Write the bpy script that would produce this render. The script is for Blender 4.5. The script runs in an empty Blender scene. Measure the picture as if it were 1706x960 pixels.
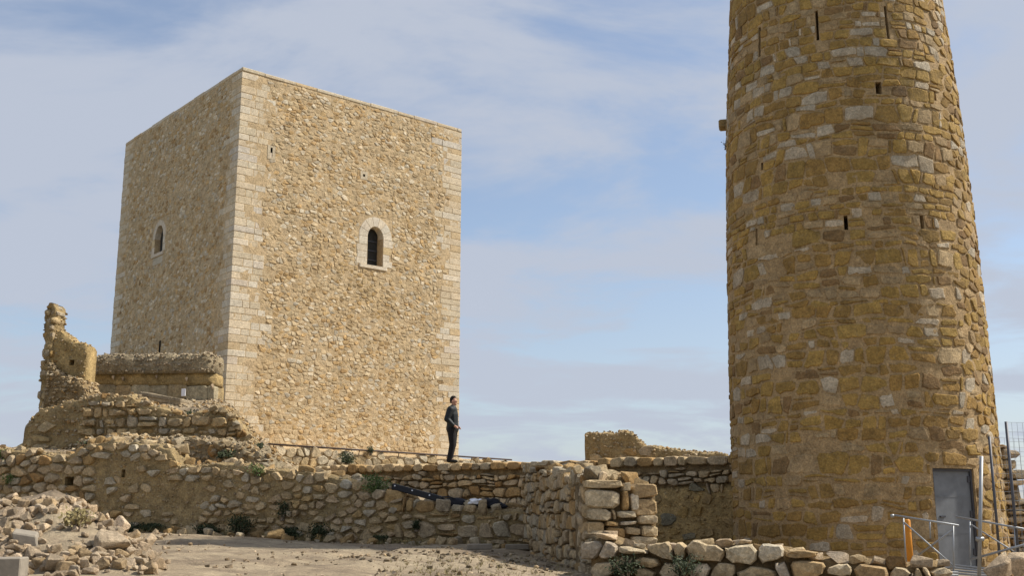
import bpy, bmesh, math, random
from mathutils import Vector, noise, kdtree, Matrix

# ------------------------------------------------------------------ camera, world, sun, exposure
SC = bpy.context.scene
COL = SC.collection
EZ = 1.65                      # eye height
FPX, HOR = 1835.0, 380.0       # focal length in photo pixels, horizon below the picture centre
TILT = math.atan(HOR / FPX)
CT, ST = math.cos(TILT), math.sin(TILT)
SUN_AZ, SUN_EL = math.radians(80.0), math.radians(47.0)    # azimuth from +Y towards +X
EXPOSURE = 0.6
cam = bpy.data.cameras.new("camera")
cam.sensor_width = 36.0
cam.lens = 36.0 * FPX / 1706.0
cam.clip_start, cam.clip_end = 0.1, 20000.0
camo = bpy.data.objects.new("camera", cam)
COL.objects.link(camo)
camo.location = (0, 0, EZ)
camo.rotation_euler = (math.pi / 2 + TILT, 0, 0)
SC.camera = camo
SC.view_settings.view_transform = 'Standard'
SC.view_settings.look = 'None'
SC.view_settings.exposure = EXPOSURE
SC.view_settings.gamma = 1.0
SC.view_settings.use_curve_mapping = False

W = bpy.data.worlds.new("World")
SC.world = W
W.use_nodes = True
wn, wl = W.node_tree.nodes, W.node_tree.links
wn.clear()
def N(nt, typ, **kw):
    n = nt.nodes.new(typ)
    for k, v in kw.items():
        setattr(n, k, v)
    return n
wout = N(W.node_tree, 'ShaderNodeOutputWorld')
wbg = N(W.node_tree, 'ShaderNodeBackground')
wbg.inputs['Strength'].default_value = 0.10
sky = N(W.node_tree, 'ShaderNodeTexSky', sky_type='NISHITA', sun_disc=False)
sky.sun_elevation = SUN_EL
sky.sun_rotation = SUN_AZ
sky.altitude = 200.0
sky.air_density = 1.0
sky.dust_density = 1.2
sky.ozone_density = 1.2
# thin high cloud: noise on a flattened direction vector
tc = N(W.node_tree, 'ShaderNodeTexCoord')
sep = N(W.node_tree, 'ShaderNodeSeparateXYZ')
wl.new(tc.outputs['Generated'], sep.inputs[0])
mz = N(W.node_tree, 'ShaderNodeMath', operation='MAXIMUM'); mz.inputs[1].default_value = 0.0
wl.new(sep.outputs['Z'], mz.inputs[0])
az = N(W.node_tree, 'ShaderNodeMath', operation='ADD'); az.inputs[1].default_value = 0.22
wl.new(mz.outputs[0], az.inputs[0])
dv = N(W.node_tree, 'ShaderNodeVectorMath', operation='DIVIDE')
wl.new(tc.outputs['Generated'], dv.inputs[0])
cmb = N(W.node_tree, 'ShaderNodeCombineXYZ'); cmb.inputs[2].default_value = 1.0
wl.new(az.outputs[0], cmb.inputs[0]); wl.new(az.outputs[0], cmb.inputs[1])
wl.new(cmb.outputs[0], dv.inputs[1])
mp = N(W.node_tree, 'ShaderNodeMapping')
mp.inputs['Rotation'].default_value = (0, 0, math.radians(-28))
mp.inputs['Scale'].default_value = (1.0, 1.5, 0.55)
mp.inputs['Location'].default_value = (2.3, 0.4, 0.0)
wl.new(dv.outputs[0], mp.inputs[0])
cn = N(W.node_tree, 'ShaderNodeTexNoise')
cn.inputs['Scale'].default_value = 1.9
cn.inputs['Detail'].default_value = 6.0
cn.inputs['Roughness'].default_value = 0.56
cn.inputs['Distortion'].default_value = 0.35
wl.new(mp.outputs[0], cn.inputs['Vector'])
cr = N(W.node_tree, 'ShaderNodeMapRange', interpolation_type='SMOOTHSTEP')
cr.inputs['From Min'].default_value = 0.34
cr.inputs['From Max'].default_value = 0.57
cr.inputs['To Min'].default_value = 0.22
cr.inputs['To Max'].default_value = 0.95
wl.new(cn.outputs['Fac'], cr.inputs['Value'])
cmix = N(W.node_tree, 'ShaderNodeMix', data_type='RGBA')
cmix.inputs['B'].default_value = (3.4, 3.72, 4.4, 1)
hz = N(W.node_tree, 'ShaderNodeMapRange')
for k_, v_ in zip(('From Min', 'From Max', 'To Min', 'To Max'), (0.0, 0.40, 0.62, 0.0)): hz.inputs[k_].default_value = v_
wl.new(mz.outputs[0], hz.inputs['Value'])
mxx = N(W.node_tree, 'ShaderNodeMath', operation='MAXIMUM')
wl.new(cr.outputs[0], mxx.inputs[0]); wl.new(hz.outputs[0], mxx.inputs[1])
wl.new(mxx.outputs[0], cmix.inputs['Factor'])
wl.new(sky.outputs[0], cmix.inputs['A'])
wl.new(cmix.outputs['Result'], wbg.inputs['Color'])
wl.new(wbg.outputs[0], wout.inputs['Surface'])

sl = bpy.data.lights.new("sun", 'SUN')
sl.energy = 3.9
sl.angle = math.radians(2.5)
sl.color = (1.0, 0.94, 0.84)
so = bpy.data.objects.new("sun", sl)
COL.objects.link(so)
so.location = (30, 20, 60)
sd = Vector((math.sin(SUN_AZ) * math.cos(SUN_EL), math.cos(SUN_AZ) * math.cos(SUN_EL), math.sin(SUN_EL)))
so.rotation_euler = (-sd).to_track_quat('-Z', 'Y').to_euler()

# ------------------------------------------------------------------ photo pixel -> world
def ray(px, py):
    u = (px - 853.0) / FPX
    v = (480.0 - py) / FPX
    return Vector((u, CT - v * ST, ST + v * CT))
def P(px, py, Y):
    r = ray(px, py)
    r = r * (Y / r.y)
    return Vector((r.x, r.y, r.z + EZ))
def Pz(px, py, z):
    r = ray(px, py)
    r = r * ((z - EZ) / r.z)
    return Vector((r.x, r.y, r.z + EZ))
def XY(px, Y, py=860.0):
    p = P(px, py, Y)
    return (p.x, p.y)
def camdist(p):
    return (Vector(p) - Vector((0, 0, EZ))).length
def smooth(a, b, x):
    t = min(1.0, max(0.0, (x - a) / (b - a)))
    return t * t * (3 - 2 * t)
def lerp(a, b, t):
    return a + (b - a) * t
def interp(tab, x):
    if x <= tab[0][0]:
        return tab[0][1]
    for (x0, y0), (x1, y1) in zip(tab, tab[1:]):
        if x <= x1:
            return y0 + (y1 - y0) * (x - x0) / (x1 - x0)
    return tab[-1][1]
def nz(x, y=0.0, z=0.0):
    return noise.noise(Vector((x, y, z)))

# ------------------------------------------------------------------ materials
def new_mat(name):
    m = bpy.data.materials.new(name)
    m.use_nodes = True
    nt = m.node_tree
    b = nt.nodes['Principled BSDF']
    b.inputs['Roughness'].default_value = 0.92
    if 'Specular IOR Level' in b.inputs:
        b.inputs['Specular IOR Level'].default_value = 0.25
    return m, nt, b
def noise_node(nt, pos, scale, detail=4.0, rough=0.6, stretch=None):
    n = N(nt, 'ShaderNodeTexNoise')
    n.inputs['Scale'].default_value = scale
    n.inputs['Detail'].default_value = detail
    n.inputs['Roughness'].default_value = rough
    if stretch:
        mpn = N(nt, 'ShaderNodeMapping')
        mpn.inputs['Scale'].default_value = stretch
        nt.links.new(pos, mpn.inputs[0])
        nt.links.new(mpn.outputs[0], n.inputs['Vector'])
    else:
        nt.links.new(pos, n.inputs['Vector'])
    return n
def maprange(nt, src, a, b, c, d):
    r = N(nt, 'ShaderNodeMapRange')
    for k, v in zip(('From Min', 'From Max', 'To Min', 'To Max'), (a, b, c, d)):
        r.inputs[k].default_value = v
    nt.links.new(src, r.inputs['Value'])
    return r.outputs[0]
def mixc(nt, fac, a, b, blend='MIX'):
    m = N(nt, 'ShaderNodeMix', data_type='RGBA', blend_type=blend)
    for key, v in (('Factor', fac), ('A', a), ('B', b)):
        s = m.inputs[key]
        if isinstance(v, (int, float)):
            s.default_value = v
        elif isinstance(v, tuple):
            s.default_value = v if len(v) == 4 else (*v, 1)
        else:
            nt.links.new(v, s)
    return m.outputs['Result']

def masonry_mat(name, base=None,  fine=14.0, bump=0.5, bdist=0.03, lichen=0.35, stain=0.3, objrandom=False, stretch=None, pit=0.6, mott=0.4, grain=0.34):
    """stone / mortar: colour from the 'col' attribute or a flat base, mottled, pitted"""
    m, nt, b = new_mat(name)
    geo = N(nt, 'ShaderNodeNewGeometry')
    pos = geo.outputs['Position']
    if objrandom:
        pos = N(nt, 'ShaderNodeTexCoord').outputs['Object']
    if base is None:
        at = N(nt, 'ShaderNodeAttribute', attribute_name='col')
        c = at.outputs['Color']
    else:
        base = (base[0] * 1.03, base[1], base[2] * .88)
        c = mixc(nt, 0.0, (*base, 1), (*base, 1))
    if objrandom:
        oi = N(nt, 'ShaderNodeObjectInfo')
        f = maprange(nt, oi.outputs['Random'], 0, 1, 0.62, 1.12)
        c = mixc(nt, 1.0, c, f, 'MULTIPLY')
    n1 = noise_node(nt, pos, 3.1, 5, 0.62, stretch)
    c = mixc(nt, 1.0, c, maprange(nt, n1.outputs['Fac'], 0.25, 0.75, 1.0 - stain, 1.0 + stain), 'MULTIPLY')
    n2 = noise_node(nt, pos, fine, 8, 0.75)
    c = mixc(nt, 1.0, c, maprange(nt, n2.outputs['Fac'], 0.3, 0.7, 1.0 - mott * 1.1, 1.0 + mott), 'MULTIPLY')
    n6 = noise_node(nt, pos, fine * 2.3, 6, 0.8)
    c = mixc(nt, maprange(nt, n6.outputs['Fac'], 0.40, 0.30, 0.0, pit), c, (0.10, 0.07, 0.04))
    n7 = noise_node(nt, pos, 27.0, 4, 0.75)
    c = mixc(nt, 1.0, c, maprange(nt, n7.outputs['Fac'], 0.32, 0.68, 1.0 - grain, 1.0 + grain), 'MULTIPLY')
    n3 = noise_node(nt, pos, 6.5, 6, 0.7)
    c = mixc(nt, maprange(nt, n3.outputs['Fac'], 0.56, 0.72, 0.0, lichen), c, (0.27, 0.24, 0.19))
    n4 = noise_node(nt, pos, 1.1, 3, 0.5)
    c = mixc(nt, maprange(nt, n4.outputs['Fac'], 0.45, 0.75, 0.0, 0.22), c, (0.36, 0.23, 0.09))
    nt.links.new(c, b.inputs['Base Color'])
    add = N(nt, 'ShaderNodeMath', operation='ADD')
    n5 = noise_node(nt, pos, fine * 3.2, 5, 0.7)
    nt.links.new(n2.outputs['Fac'], add.inputs[0])
    ml = N(nt, 'ShaderNodeMath', operation='MULTIPLY'); ml.inputs[1].default_value = 0.45
    nt.links.new(n5.outputs['Fac'], ml.inputs[0]); nt.links.new(ml.outputs[0], add.inputs[1])
    bp = N(nt, 'ShaderNodeBump')
    bp.inputs['Strength'].default_value = bump
    bp.inputs['Distance'].default_value = bdist
    nt.links.new(add.outputs[0], bp.inputs['Height'])
    nt.links.new(bp.outputs[0], b.inputs['Normal'])
    return m
def plain_mat(name, col, rough=0.7, metal=0.0, var=0.15, scale=9.0, bump=0.1):
    m, nt, b = new_mat(name)
    tcn = N(nt, 'ShaderNodeTexCoord')
    n1 = noise_node(nt, tcn.outputs['Object'], scale, 5, 0.6)
    c = mixc(nt, 1.0, (*col, 1), maprange(nt, n1.outputs['Fac'], 0.25, 0.75, 1 - var, 1 + var), 'MULTIPLY')
    nt.links.new(c, b.inputs['Base Color'])
    b.inputs['Roughness'].default_value = rough
    b.inputs['Metallic'].default_value = metal
    if bump:
        bp = N(nt, 'ShaderNodeBump')
        bp.inputs['Strength'].default_value = bump
        bp.inputs['Distance'].default_value = 0.01
        nt.links.new(n1.outputs['Fac'], bp.inputs['Height'])
        nt.links.new(bp.outputs[0], b.inputs['Normal'])
    return m

M = {}
M['stone'] = masonry_mat('stone_masonry', None, 8, 0.9, 0.05, 0.3, 0.2)
M['ashlar'] = masonry_mat('stone_ashlar', None, 9, 0.3, 0.015, 0.1, 0.10, pit=.25, mott=.2)
M['stone_pale'] = masonry_mat('stone_rubble_pale', None, 8, 0.6, 0.03, 0.12, 0.2, pit=.25, mott=.28)
M['stone_tower'] = masonry_mat('stone_round_tower', None, 7, 0.9, 0.04, 0.25, 0.22, pit=.5, mott=.35)
M['mortar_pale'] = masonry_mat('mortar_pale', (0.50, 0.385, 0.255), 8, 0.8, 0.04, 0.1, 0.2, pit=.35, mott=.3)
M['mortar_tan'] = masonry_mat('mortar_tan', (0.385, 0.272, 0.155), 7, 0.9, 0.05, 0.15, 0.22, pit=.4, mott=.3)
M['earth_fill'] = masonry_mat('earth_fill', (0.26, 0.19, 0.11), 7, 1.0, 0.08, 0.3, 0.3)
M['plaster'] = masonry_mat('old_plaster', (0.345, 0.26, 0.145), 5, 1.0, 0.10, 0.45, 0.3)
M['ochre'] = masonry_mat('ochre_earth', (0.41, 0.30, 0.15), 6, 1.0, 0.09, 0.3, 0.3)
M['grey_concretion'] = masonry_mat('grey_concretion', (0.36, 0.30, 0.215), 5, 1.0, 0.14, 0.45, 0.3)
M['loose'] = masonry_mat('loose_rock', None, 6, 0.7, 0.05, 0.2, 0.15, objrandom=True)
M['steel'] = plain_mat('galvanised_steel', (0.33, 0.34, 0.345), 0.5, 0.6, 0.12)
M['steel_dark'] = plain_mat('dark_steel', (0.10, 0.10, 0.11), 0.55, 0.5, 0.2)
M['rail'] = plain_mat('rusty_rail', (0.075, 0.055, 0.05), 0.7, 0.3, 0.3)
M['door_grey'] = plain_mat('grey_sheet_metal', (0.195, 0.205, 0.215), 0.6, 0.2, 0.22, 4.0)
M['door_dark'] = plain_mat('dark_wood_slit_shade', (0.035, 0.035, 0.033), 0.75, 0, 0.3)  # dark wood of the leaves; also paints the shade inside the slits
M['black_plastic'] = plain_mat('black_plastic', (0.016, 0.017, 0.021), 0.42, 0, 0.15)
M['black_cloth'] = plain_mat('black_cloth', (0.018, 0.018, 0.022), 0.9, 0, 0.3)
M['white'] = plain_mat('white_cloth', (0.78, 0.78, 0.80), 0.8, 0, 0.05)
M['orange'] = plain_mat('orange_plastic', (0.58, 0.23, 0.025), 0.5, 0, 0.1)
M['concrete'] = plain_mat('grey_concrete', (0.27, 0.235, 0.185), 0.95, 0, 0.2, 14.0, 0.4)
M['wood'] = plain_mat('dry_wood', (0.26, 0.20, 0.14), 0.9, 0, 0.3, 20.0, 0.4)
M['skin'] = plain_mat('skin', (0.45, 0.25, 0.17), 0.6, 0, 0.06)
M['hair'] = plain_mat('hair', (0.018, 0.013, 0.010), 0.8, 0, 0.2)
M['jacket'] = plain_mat('dark_jacket', (0.016, 0.020, 0.021), 0.55, 0, 0.2, 14.0, 0.3)
M['trousers'] = plain_mat('black_trousers', (0.014, 0.013, 0.014), 0.85, 0, 0.2, 14.0, 0.3)
M['shoes'] = plain_mat('black_shoes', (0.012, 0.012, 0.012), 0.5)

def leaf_mat(name, c1, c2):
    m, nt, b = new_mat(name)
    at = N(nt, 'ShaderNodeAttribute', attribute_name='col')
    c = mixc(nt, at.outputs['Fac'], (*c1, 1), (*c2, 1))
    nt.links.new(c, b.inputs['Base Color'])
    b.inputs['Roughness'].default_value = 0.7
    return m
M['leaf'] = leaf_mat('green_leaf', (0.045, 0.075, 0.018), (0.13, 0.17, 0.045))
M['leaf_dark'] = leaf_mat('dark_leaf', (0.020, 0.028, 0.012), (0.05, 0.065, 0.025))
M['leaf_dry'] = leaf_mat('dry_grass', (0.20, 0.16, 0.07), (0.34, 0.28, 0.13))

def ground_mat():
    m, nt, b = new_mat('dry_soil')
    geo = N(nt, 'ShaderNodeNewGeometry')
    pos = geo.outputs['Position']
    n1 = noise_node(nt, pos, 0.55, 6, 0.6)
    n2 = noise_node(nt, pos, 5.0, 8, 0.72)
    n3 = noise_node(nt, pos, 28.0, 5, 0.7)
    n4 = noise_node(nt, pos, 1.1, 7, 0.7, (0.55, 0.9, 1.0))
    c = mixc(nt, maprange(nt, n1.outputs['Fac'], 0.35, 0.65, 0, 1), (0.385, 0.31, 0.205), (0.31, 0.24, 0.155))
    c = mixc(nt, maprange(nt, n4.outputs['Fac'], 0.46, 0.60, 0, 0.8), c, (0.20, 0.15, 0.10))
    c = mixc(nt, 1.0, c, maprange(nt, n2.outputs['Fac'], 0.25, 0.75, 0.62, 1.3), 'MULTIPLY')
    c = mixc(nt, 1.0, c, maprange(nt, n3.outputs['Fac'], 0.25, 0.75, 0.72, 1.22), 'MULTIPLY')
    sp = N(nt, 'ShaderNodeSeparateXYZ'); nt.links.new(pos, sp.inputs[0])
    def mathn(op, a, bb):
        n = N(nt, 'ShaderNodeMath', operation=op)
        for i, v in enumerate((a, bb)):
            if isinstance(v, (int, float)): n.inputs[i].default_value = v
            else: nt.links.new(v, n.inputs[i])
        return n.outputs[0]
    # far land: scrub and fields, bluish desaturated tint in place of haze
    far = maprange(nt, sp.outputs['Z'], -14.0, -3.0, 1.0, 0.0)
    c = mixc(nt, far, c, (0.10, 0.12, 0.11))
    nt.links.new(c, b.inputs['Base Color'])
    ad = mathn('ADD', n2.outputs['Fac'], mathn('MULTIPLY', n3.outputs['Fac'], 0.35))
    bp = N(nt, 'ShaderNodeBump'); bp.inputs['Strength'].default_value = 0.9; bp.inputs['Distance'].default_value = 0.06
    nt.links.new(ad, bp.inputs['Height']); nt.links.new(bp.outputs[0], b.inputs['Normal'])
    return m
M['ground'] = ground_mat()

# ------------------------------------------------------------------ object helpers
def tag(o, label=None, cat=None, group=None, kind=None):
    if label: o['label'] = label
    if cat: o['category'] = cat
    if group: o['group'] = group
    if kind: o['kind'] = kind
    return o
def thing(name, loc, label, cat, group=None):
    o = bpy.data.objects.new(name, None)
    o.empty_display_size = 0.3
    COL.objects.link(o)
    o.location = loc
    return tag(o, label, cat, group)
def wloc(o):
    v = Vector(o.location)
    while o.parent:
        o = o.parent
        v = v + o.location
    return v
def mesh_obj(name, verts, faces, mat, parent=None, cols=None, smooth_=False, kind=None, origin=None):
    """verts in world space; the origin goes to the middle of the base (or `origin`)"""
    xs = [v[0] for v in verts]; ys = [v[1] for v in verts]; zs = [v[2] for v in verts]
    if origin is None:
        origin = Vector(((min(xs) + max(xs)) / 2, (min(ys) + max(ys)) / 2, min(zs)))
    me = bpy.data.meshes.new(name)
    ox, oy, oz = origin
    me.from_pydata([(v[0] - ox, v[1] - oy, v[2] - oz) for v in verts], [], faces)
    if cols is not None:
        a = me.color_attributes.new('col', 'FLOAT_COLOR', 'POINT')
        a.data.foreach_set('color', [x for c in cols for x in (c[0], c[1], c[2], 1.0)])
    if smooth_:
        me.polygons.foreach_set('use_smooth', [True] * len(me.polygons))
    me.materials.append(M[mat])
    o = bpy.data.objects.new(name, me)
    COL.objects.link(o)
    if parent:
        o.parent = parent
        o.location = Vector(origin) - wloc(parent)
    else:
        o.location = origin
    if kind: o['kind'] = kind
    return o

class Geo:
    def __init__(s):
        s.v, s.f, s.c = [], [], []
    def add(s, v, f, col=(0.4, 0.3, 0.2)):
        k = len(s.v)
        s.v.extend(v)
        s.f.extend([tuple(i + k for i in q) for q in f])
        s.c.extend([col] * len(v))
    def build(s, name, mat, parent=None, smooth_=False, kind=None, origin=None):
        if not s.v: return None
        return mesh_obj(name, s.v, s.f, mat, parent, s.c, smooth_, kind, origin)

def tube_geo(pts, r, n=8, cap=True):
    pts = [Vector(p) for p in pts]
    V, F = [], []
    for i, p in enumerate(pts):
        d = (pts[min(i + 1, len(pts) - 1)] - pts[max(i - 1, 0)]).normalized()
        a = d.orthogonal().normalized() if i == 0 else (a - d * a.dot(d)).normalized()
        b = d.cross(a)
        rr = r[i] if isinstance(r, (list, tuple)) else r
        for k in range(n):
            t = 2 * math.pi * k / n
            V.append(p + a * (math.cos(t) * rr) + b * (math.sin(t) * rr))
    for i in range(len(pts) - 1):
        for k in range(n):
            F.append((i * n + k, i * n + (k + 1) % n, (i + 1) * n + (k + 1) % n, (i + 1) * n + k))
    if cap:
        F.append(tuple(range(n))[::-1])
        F.append(tuple(range((len(pts) - 1) * n, len(pts) * n)))
    return V, F
def box_geo(o, ax, ay, az, bev=0.0):
    """box from corner o along three vectors"""
    o, ax, ay, az = Vector(o), Vector(ax), Vector(ay), Vector(az)
    if not bev:
        V = [o + ax * i + ay * j + az * k for k in (0, 1) for j in (0, 1) for i in (0, 1)]
        return V, [(0, 2, 3, 1), (4, 5, 7, 6), (0, 1, 5, 4), (2, 6, 7, 3), (0, 4, 6, 2), (1, 3, 7, 5)]
    L = (ax.length, ay.length, az.length)
    bm = bmesh.new()
    bmesh.ops.create_cube(bm, size=1.0)
    for v in bm.verts:
        v.co = Vector(((v.co.x + .5) * L[0], (v.co.y + .5) * L[1], (v.co.z + .5) * L[2]))
    bmesh.ops.bevel(bm, geom=list(bm.edges), offset=bev, segments=1, affect='EDGES')
    e = (ax.normalized(), ay.normalized(), az.normalized())
    bm.verts.index_update()
    V = [o + e[0] * v.co.x + e[1] * v.co.y + e[2] * v.co.z for v in bm.verts]
    F = [tuple(v.index for v in f.verts) for f in bm.faces]
    bm.free()
    return V, F

# ------------------------------------------------------------------ masonry: 2-D layouts -> stones
class Face:
    """vertical plane from plan point p0 (left) to p1 (right), outward normal towards the viewer's side"""
    def __init__(s, p0, p1):
        s.p0 = Vector((p0[0], p0[1], 0)); d = Vector((p1[0], p1[1], 0)) - s.p0
        s.L = d.length; s.t = d.normalized(); s.n = Vector((s.t.y, -s.t.x, 0))
    def M(s, a, z, d=0.0):
        p = s.p0 + s.t * a + s.n * d
        return Vector((p.x, p.y, z))
    def hit(s, px, py):
        r = ray(px, py)
        k = s.p0.dot(s.n) / r.dot(s.n)
        p = r * k
        return ((p - s.p0).dot(s.t), p.z + EZ)
    def prof(s, pts):
        return sorted(s.hit(*p) for p in pts)

def clip_half(poly, nx, ny, c):
    """keep nx*x+ny*y <= c"""
    out = []
    k = len(poly)
    for i in range(k):
        a, b = poly[i], poly[(i + 1) % k]
        da, db = nx * a[0] + ny * a[1] - c, nx * b[0] + ny * b[1] - c
        if da <= 0: out.append(a)
        if (da < 0 < db) or (db < 0 < da):
            t = da / (da - db)
            out.append((a[0] + (b[0] - a[0]) * t, a[1] + (b[1] - a[1]) * t))
    return out
def area(poly):
    return 0.5 * sum(a[0] * b[1] - b[0] * a[1] for a, b in zip(poly, poly[1:] + poly[:1]))
def centroid(poly):
    return (sum(p[0] for p in poly) / len(poly), sum(p[1] for p in poly) / len(poly))

def voronoi(s0, s1, z0, z1, w, h, rnd, jit=0.42):
    """rubble: irregular rows of seeds, cells in a stretched metric"""
    asp = w / h
    pts = []
    z = z0 - h
    row = 0
    while z < z1 + h:
        hh = h * rnd.uniform(0.72, 1.3)
        s = s0 - w * rnd.uniform(0.3, 1.3)
        while s < s1 + w:
            ww = w * rnd.choice((0.55, 0.75, 0.95, 1.1, 1.4))
            pts.append(((s + ww / 2 + rnd.uniform(-jit, jit) * ww * .5) / asp, z + hh / 2 + rnd.uniform(-jit, jit) * hh))
            s += ww
        z += hh
        row += 1
    kd = kdtree.KDTree(len(pts))
    for i, p in enumerate(pts):
        kd.insert((p[0], p[1], 0), i)
    kd.balance()
    cells = []
    for i, p in enumerate(pts):
        if not (s0 <= p[0] * asp <= s1 and z0 <= p[1] <= z1):
            continue
        R = 2.2 * h
        poly = [(p[0] - R, p[1] - R), (p[0] + R, p[1] - R), (p[0] + R, p[1] + R), (p[0] - R, p[1] + R)]
        for co, j, dist in kd.find_n((p[0], p[1], 0), 15):
            if j == i: continue
            q = pts[j]
            nx, ny = q[0] - p[0], q[1] - p[1]
            poly = clip_half(poly, nx, ny, (q[0] ** 2 + q[1] ** 2 - p[0] ** 2 - p[1] ** 2) / 2)
            if len(poly) < 3: break
        if len(poly) >= 3:
            cells.append([(x * asp, y) for x, y in poly])
    return cells

def coursed(s0, s1, z0, z1, w, h, rnd, wav=0.18, split=0.2, slant=0.12):
    """rough courses with wavy beds, uneven widths, some stones split in two"""
    cells = []
    zs = [z0]
    while zs[-1] < z1:
        zs.append(zs[-1] + h * rnd.choice((0.62, 0.85, 1.0, 1.1, 1.3)))
    seed = rnd.uniform(0, 900)
    def bed(j, s):
        return zs[j] + wav * h * (nz(s / (w * 1.4) + seed, j * 3.7, 0.3) * 1.5)
    for j in range(len(zs) - 1):
        s = s0 - w * rnd.uniform(0, 0.8)
        hh = zs[j + 1] - zs[j]
        sl0 = 0.0
        while s < s1:
            ww = w * rnd.choice((0.5, 0.7, 0.85, 1.0, 1.0, 1.25, 1.5)) * (0.8 + 0.2 * hh / h)
            sl1 = rnd.uniform(-slant, slant) * hh
            e = s + ww
            a = (s - sl0, bed(j, s - sl0)); b = (e - sl1, bed(j, e - sl1))
            c = (e + sl1, bed(j + 1, e + sl1)); d = (s + sl0, bed(j + 1, s + sl0))
            mb = ((a[0] + b[0]) / 2, bed(j, (a[0] + b[0]) / 2)); mt = ((c[0] + d[0]) / 2, bed(j + 1, (c[0] + d[0]) / 2))
            poly = [a, mb, b, c, mt, d]
            if rnd.random() < split and ww > 0.5 * w:
                k = rnd.uniform(0.35, 0.65)
                if rnd.random() < 0.6:      # two thin stones one over the other
                    l = (lerp(a[0], d[0], k), lerp(a[1], d[1], k)); r = (lerp(b[0], c[0], k + rnd.uniform(-.1, .1)), lerp(b[1], c[1], k))
                    cells.append([a, mb, b, r, l]); cells.append([l, r, c, mt, d])
                else:                        # a thin pinning stone at one side
                    k = rnd.uniform(0.2, 0.3)
                    x0 = (lerp(a[0], b[0], k), lerp(a[1], b[1], k)); x1 = (lerp(d[0], c[0], k), lerp(d[1], c[1], k))
                    cells.append([a, x0, x1, d]); cells.append([x0, b, c, x1])
            else:
                cells.append(poly)
            s = e
            sl0 = sl1
    return [c for c in cells if s0 - .02 <= centroid(c)[0] <= s1 + .02 and z0 <= centroid(c)[1] <= z1]

def dress(poly, gap, cut, rough, rnd):
    """shrink the cell by the joint, round its corners, roughen its outline"""
    if area(poly) < 0: poly = poly[::-1]
    c = centroid(poly)
    size = math.sqrt(abs(area(poly)) + 1e-9)
    q = []
    for p in poly:                                        # drop tiny edges
        if not q or math.hypot(p[0] - q[-1][0], p[1] - q[-1][1]) > 0.16 * size:
            q.append(p)
    if len(q) > 3 and math.hypot(q[0][0] - q[-1][0], q[0][1] - q[-1][1]) < 0.16 * size: q.pop()
    if len(q) < 3: return None
    # inset every edge by gap/2
    out = q
    k = len(q)
    for i in range(k):
        a, b = q[i], q[(i + 1) % k]
        ex, ey = b[0] - a[0], b[1] - a[1]
        l = math.hypot(ex, ey)
        nx, ny = ey / l, -ex / l
        out = clip_half(out, nx, ny, nx * a[0] + ny * a[1] - gap * rnd.uniform(0.3, 0.7))
        if len(out) < 3: return None
    res = []
    k = len(out)
    for i in range(k):
        a, b = out[i], out[(i + 1) % k]
        for t in (cut * rnd.uniform(.7, 1.3), 1 - cut * rnd.uniform(.7, 1.3)):
            res.append((lerp(a[0], b[0], t) + rnd.uniform(-rough, rough) * size, lerp(a[1], b[1], t) + rnd.uniform(-rough, rough) * size))
    if area(res) < 0.0006: return None
    return res

def stone_geo(poly, Mf, proud, depth, rnd, tilt=0.10, dome=0.3):
    c = centroid(poly)
    n = len(poly)
    ta, tb = rnd.uniform(-tilt, tilt), rnd.uniform(-tilt, tilt)
    def dd(x, y, base, k=1.0):
        return base + (ta * (x - c[0]) + tb * (y - c[1])) * k
    V = []
    for x, y in poly: V.append(Mf(x, y, -depth))
    for x, y in poly: V.append(Mf(x, y, dd(x, y, proud * (1 - dome) * rnd.uniform(0.2, 0.75), .6)))
    for x, y in poly:
        k = rnd.uniform(0.80, 0.93)
        X, Y_ = c[0] + (x - c[0]) * k, c[1] + (y - c[1]) * k
        V.append(Mf(X, Y_, dd(X, Y_, proud * rnd.uniform(0.85, 1.15))))
    V.append(Mf(c[0] + rnd.uniform(-.1, .1) * (poly[0][0] - c[0]), c[1], proud * rnd.uniform(0.95, 1.0 + dome)))
    F = []
    for r in range(2):
        for i in range(n):
            j = (i + 1) % n
            F.append((r * n + i, r * n + j, (r + 1) * n + j, (r + 1) * n + i))
    for i in range(n):
        F.append((2 * n + i, 2 * n + (i + 1) % n, 3 * n))
    return V, F

def pick(pal, rnd, bright=0.14, mul=1.0):
    r = rnd.random() * sum(p[0] for p in pal)
    for w_, c in pal:
        r -= w_
        if r <= 0: break
    k = rnd.uniform(1 - bright, 1 + bright) * mul
    t = rnd.uniform(-.03, .03)
    return (c[0] * k * (1.04 + t), c[1] * k, c[2] * k * (0.93 - t))

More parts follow.
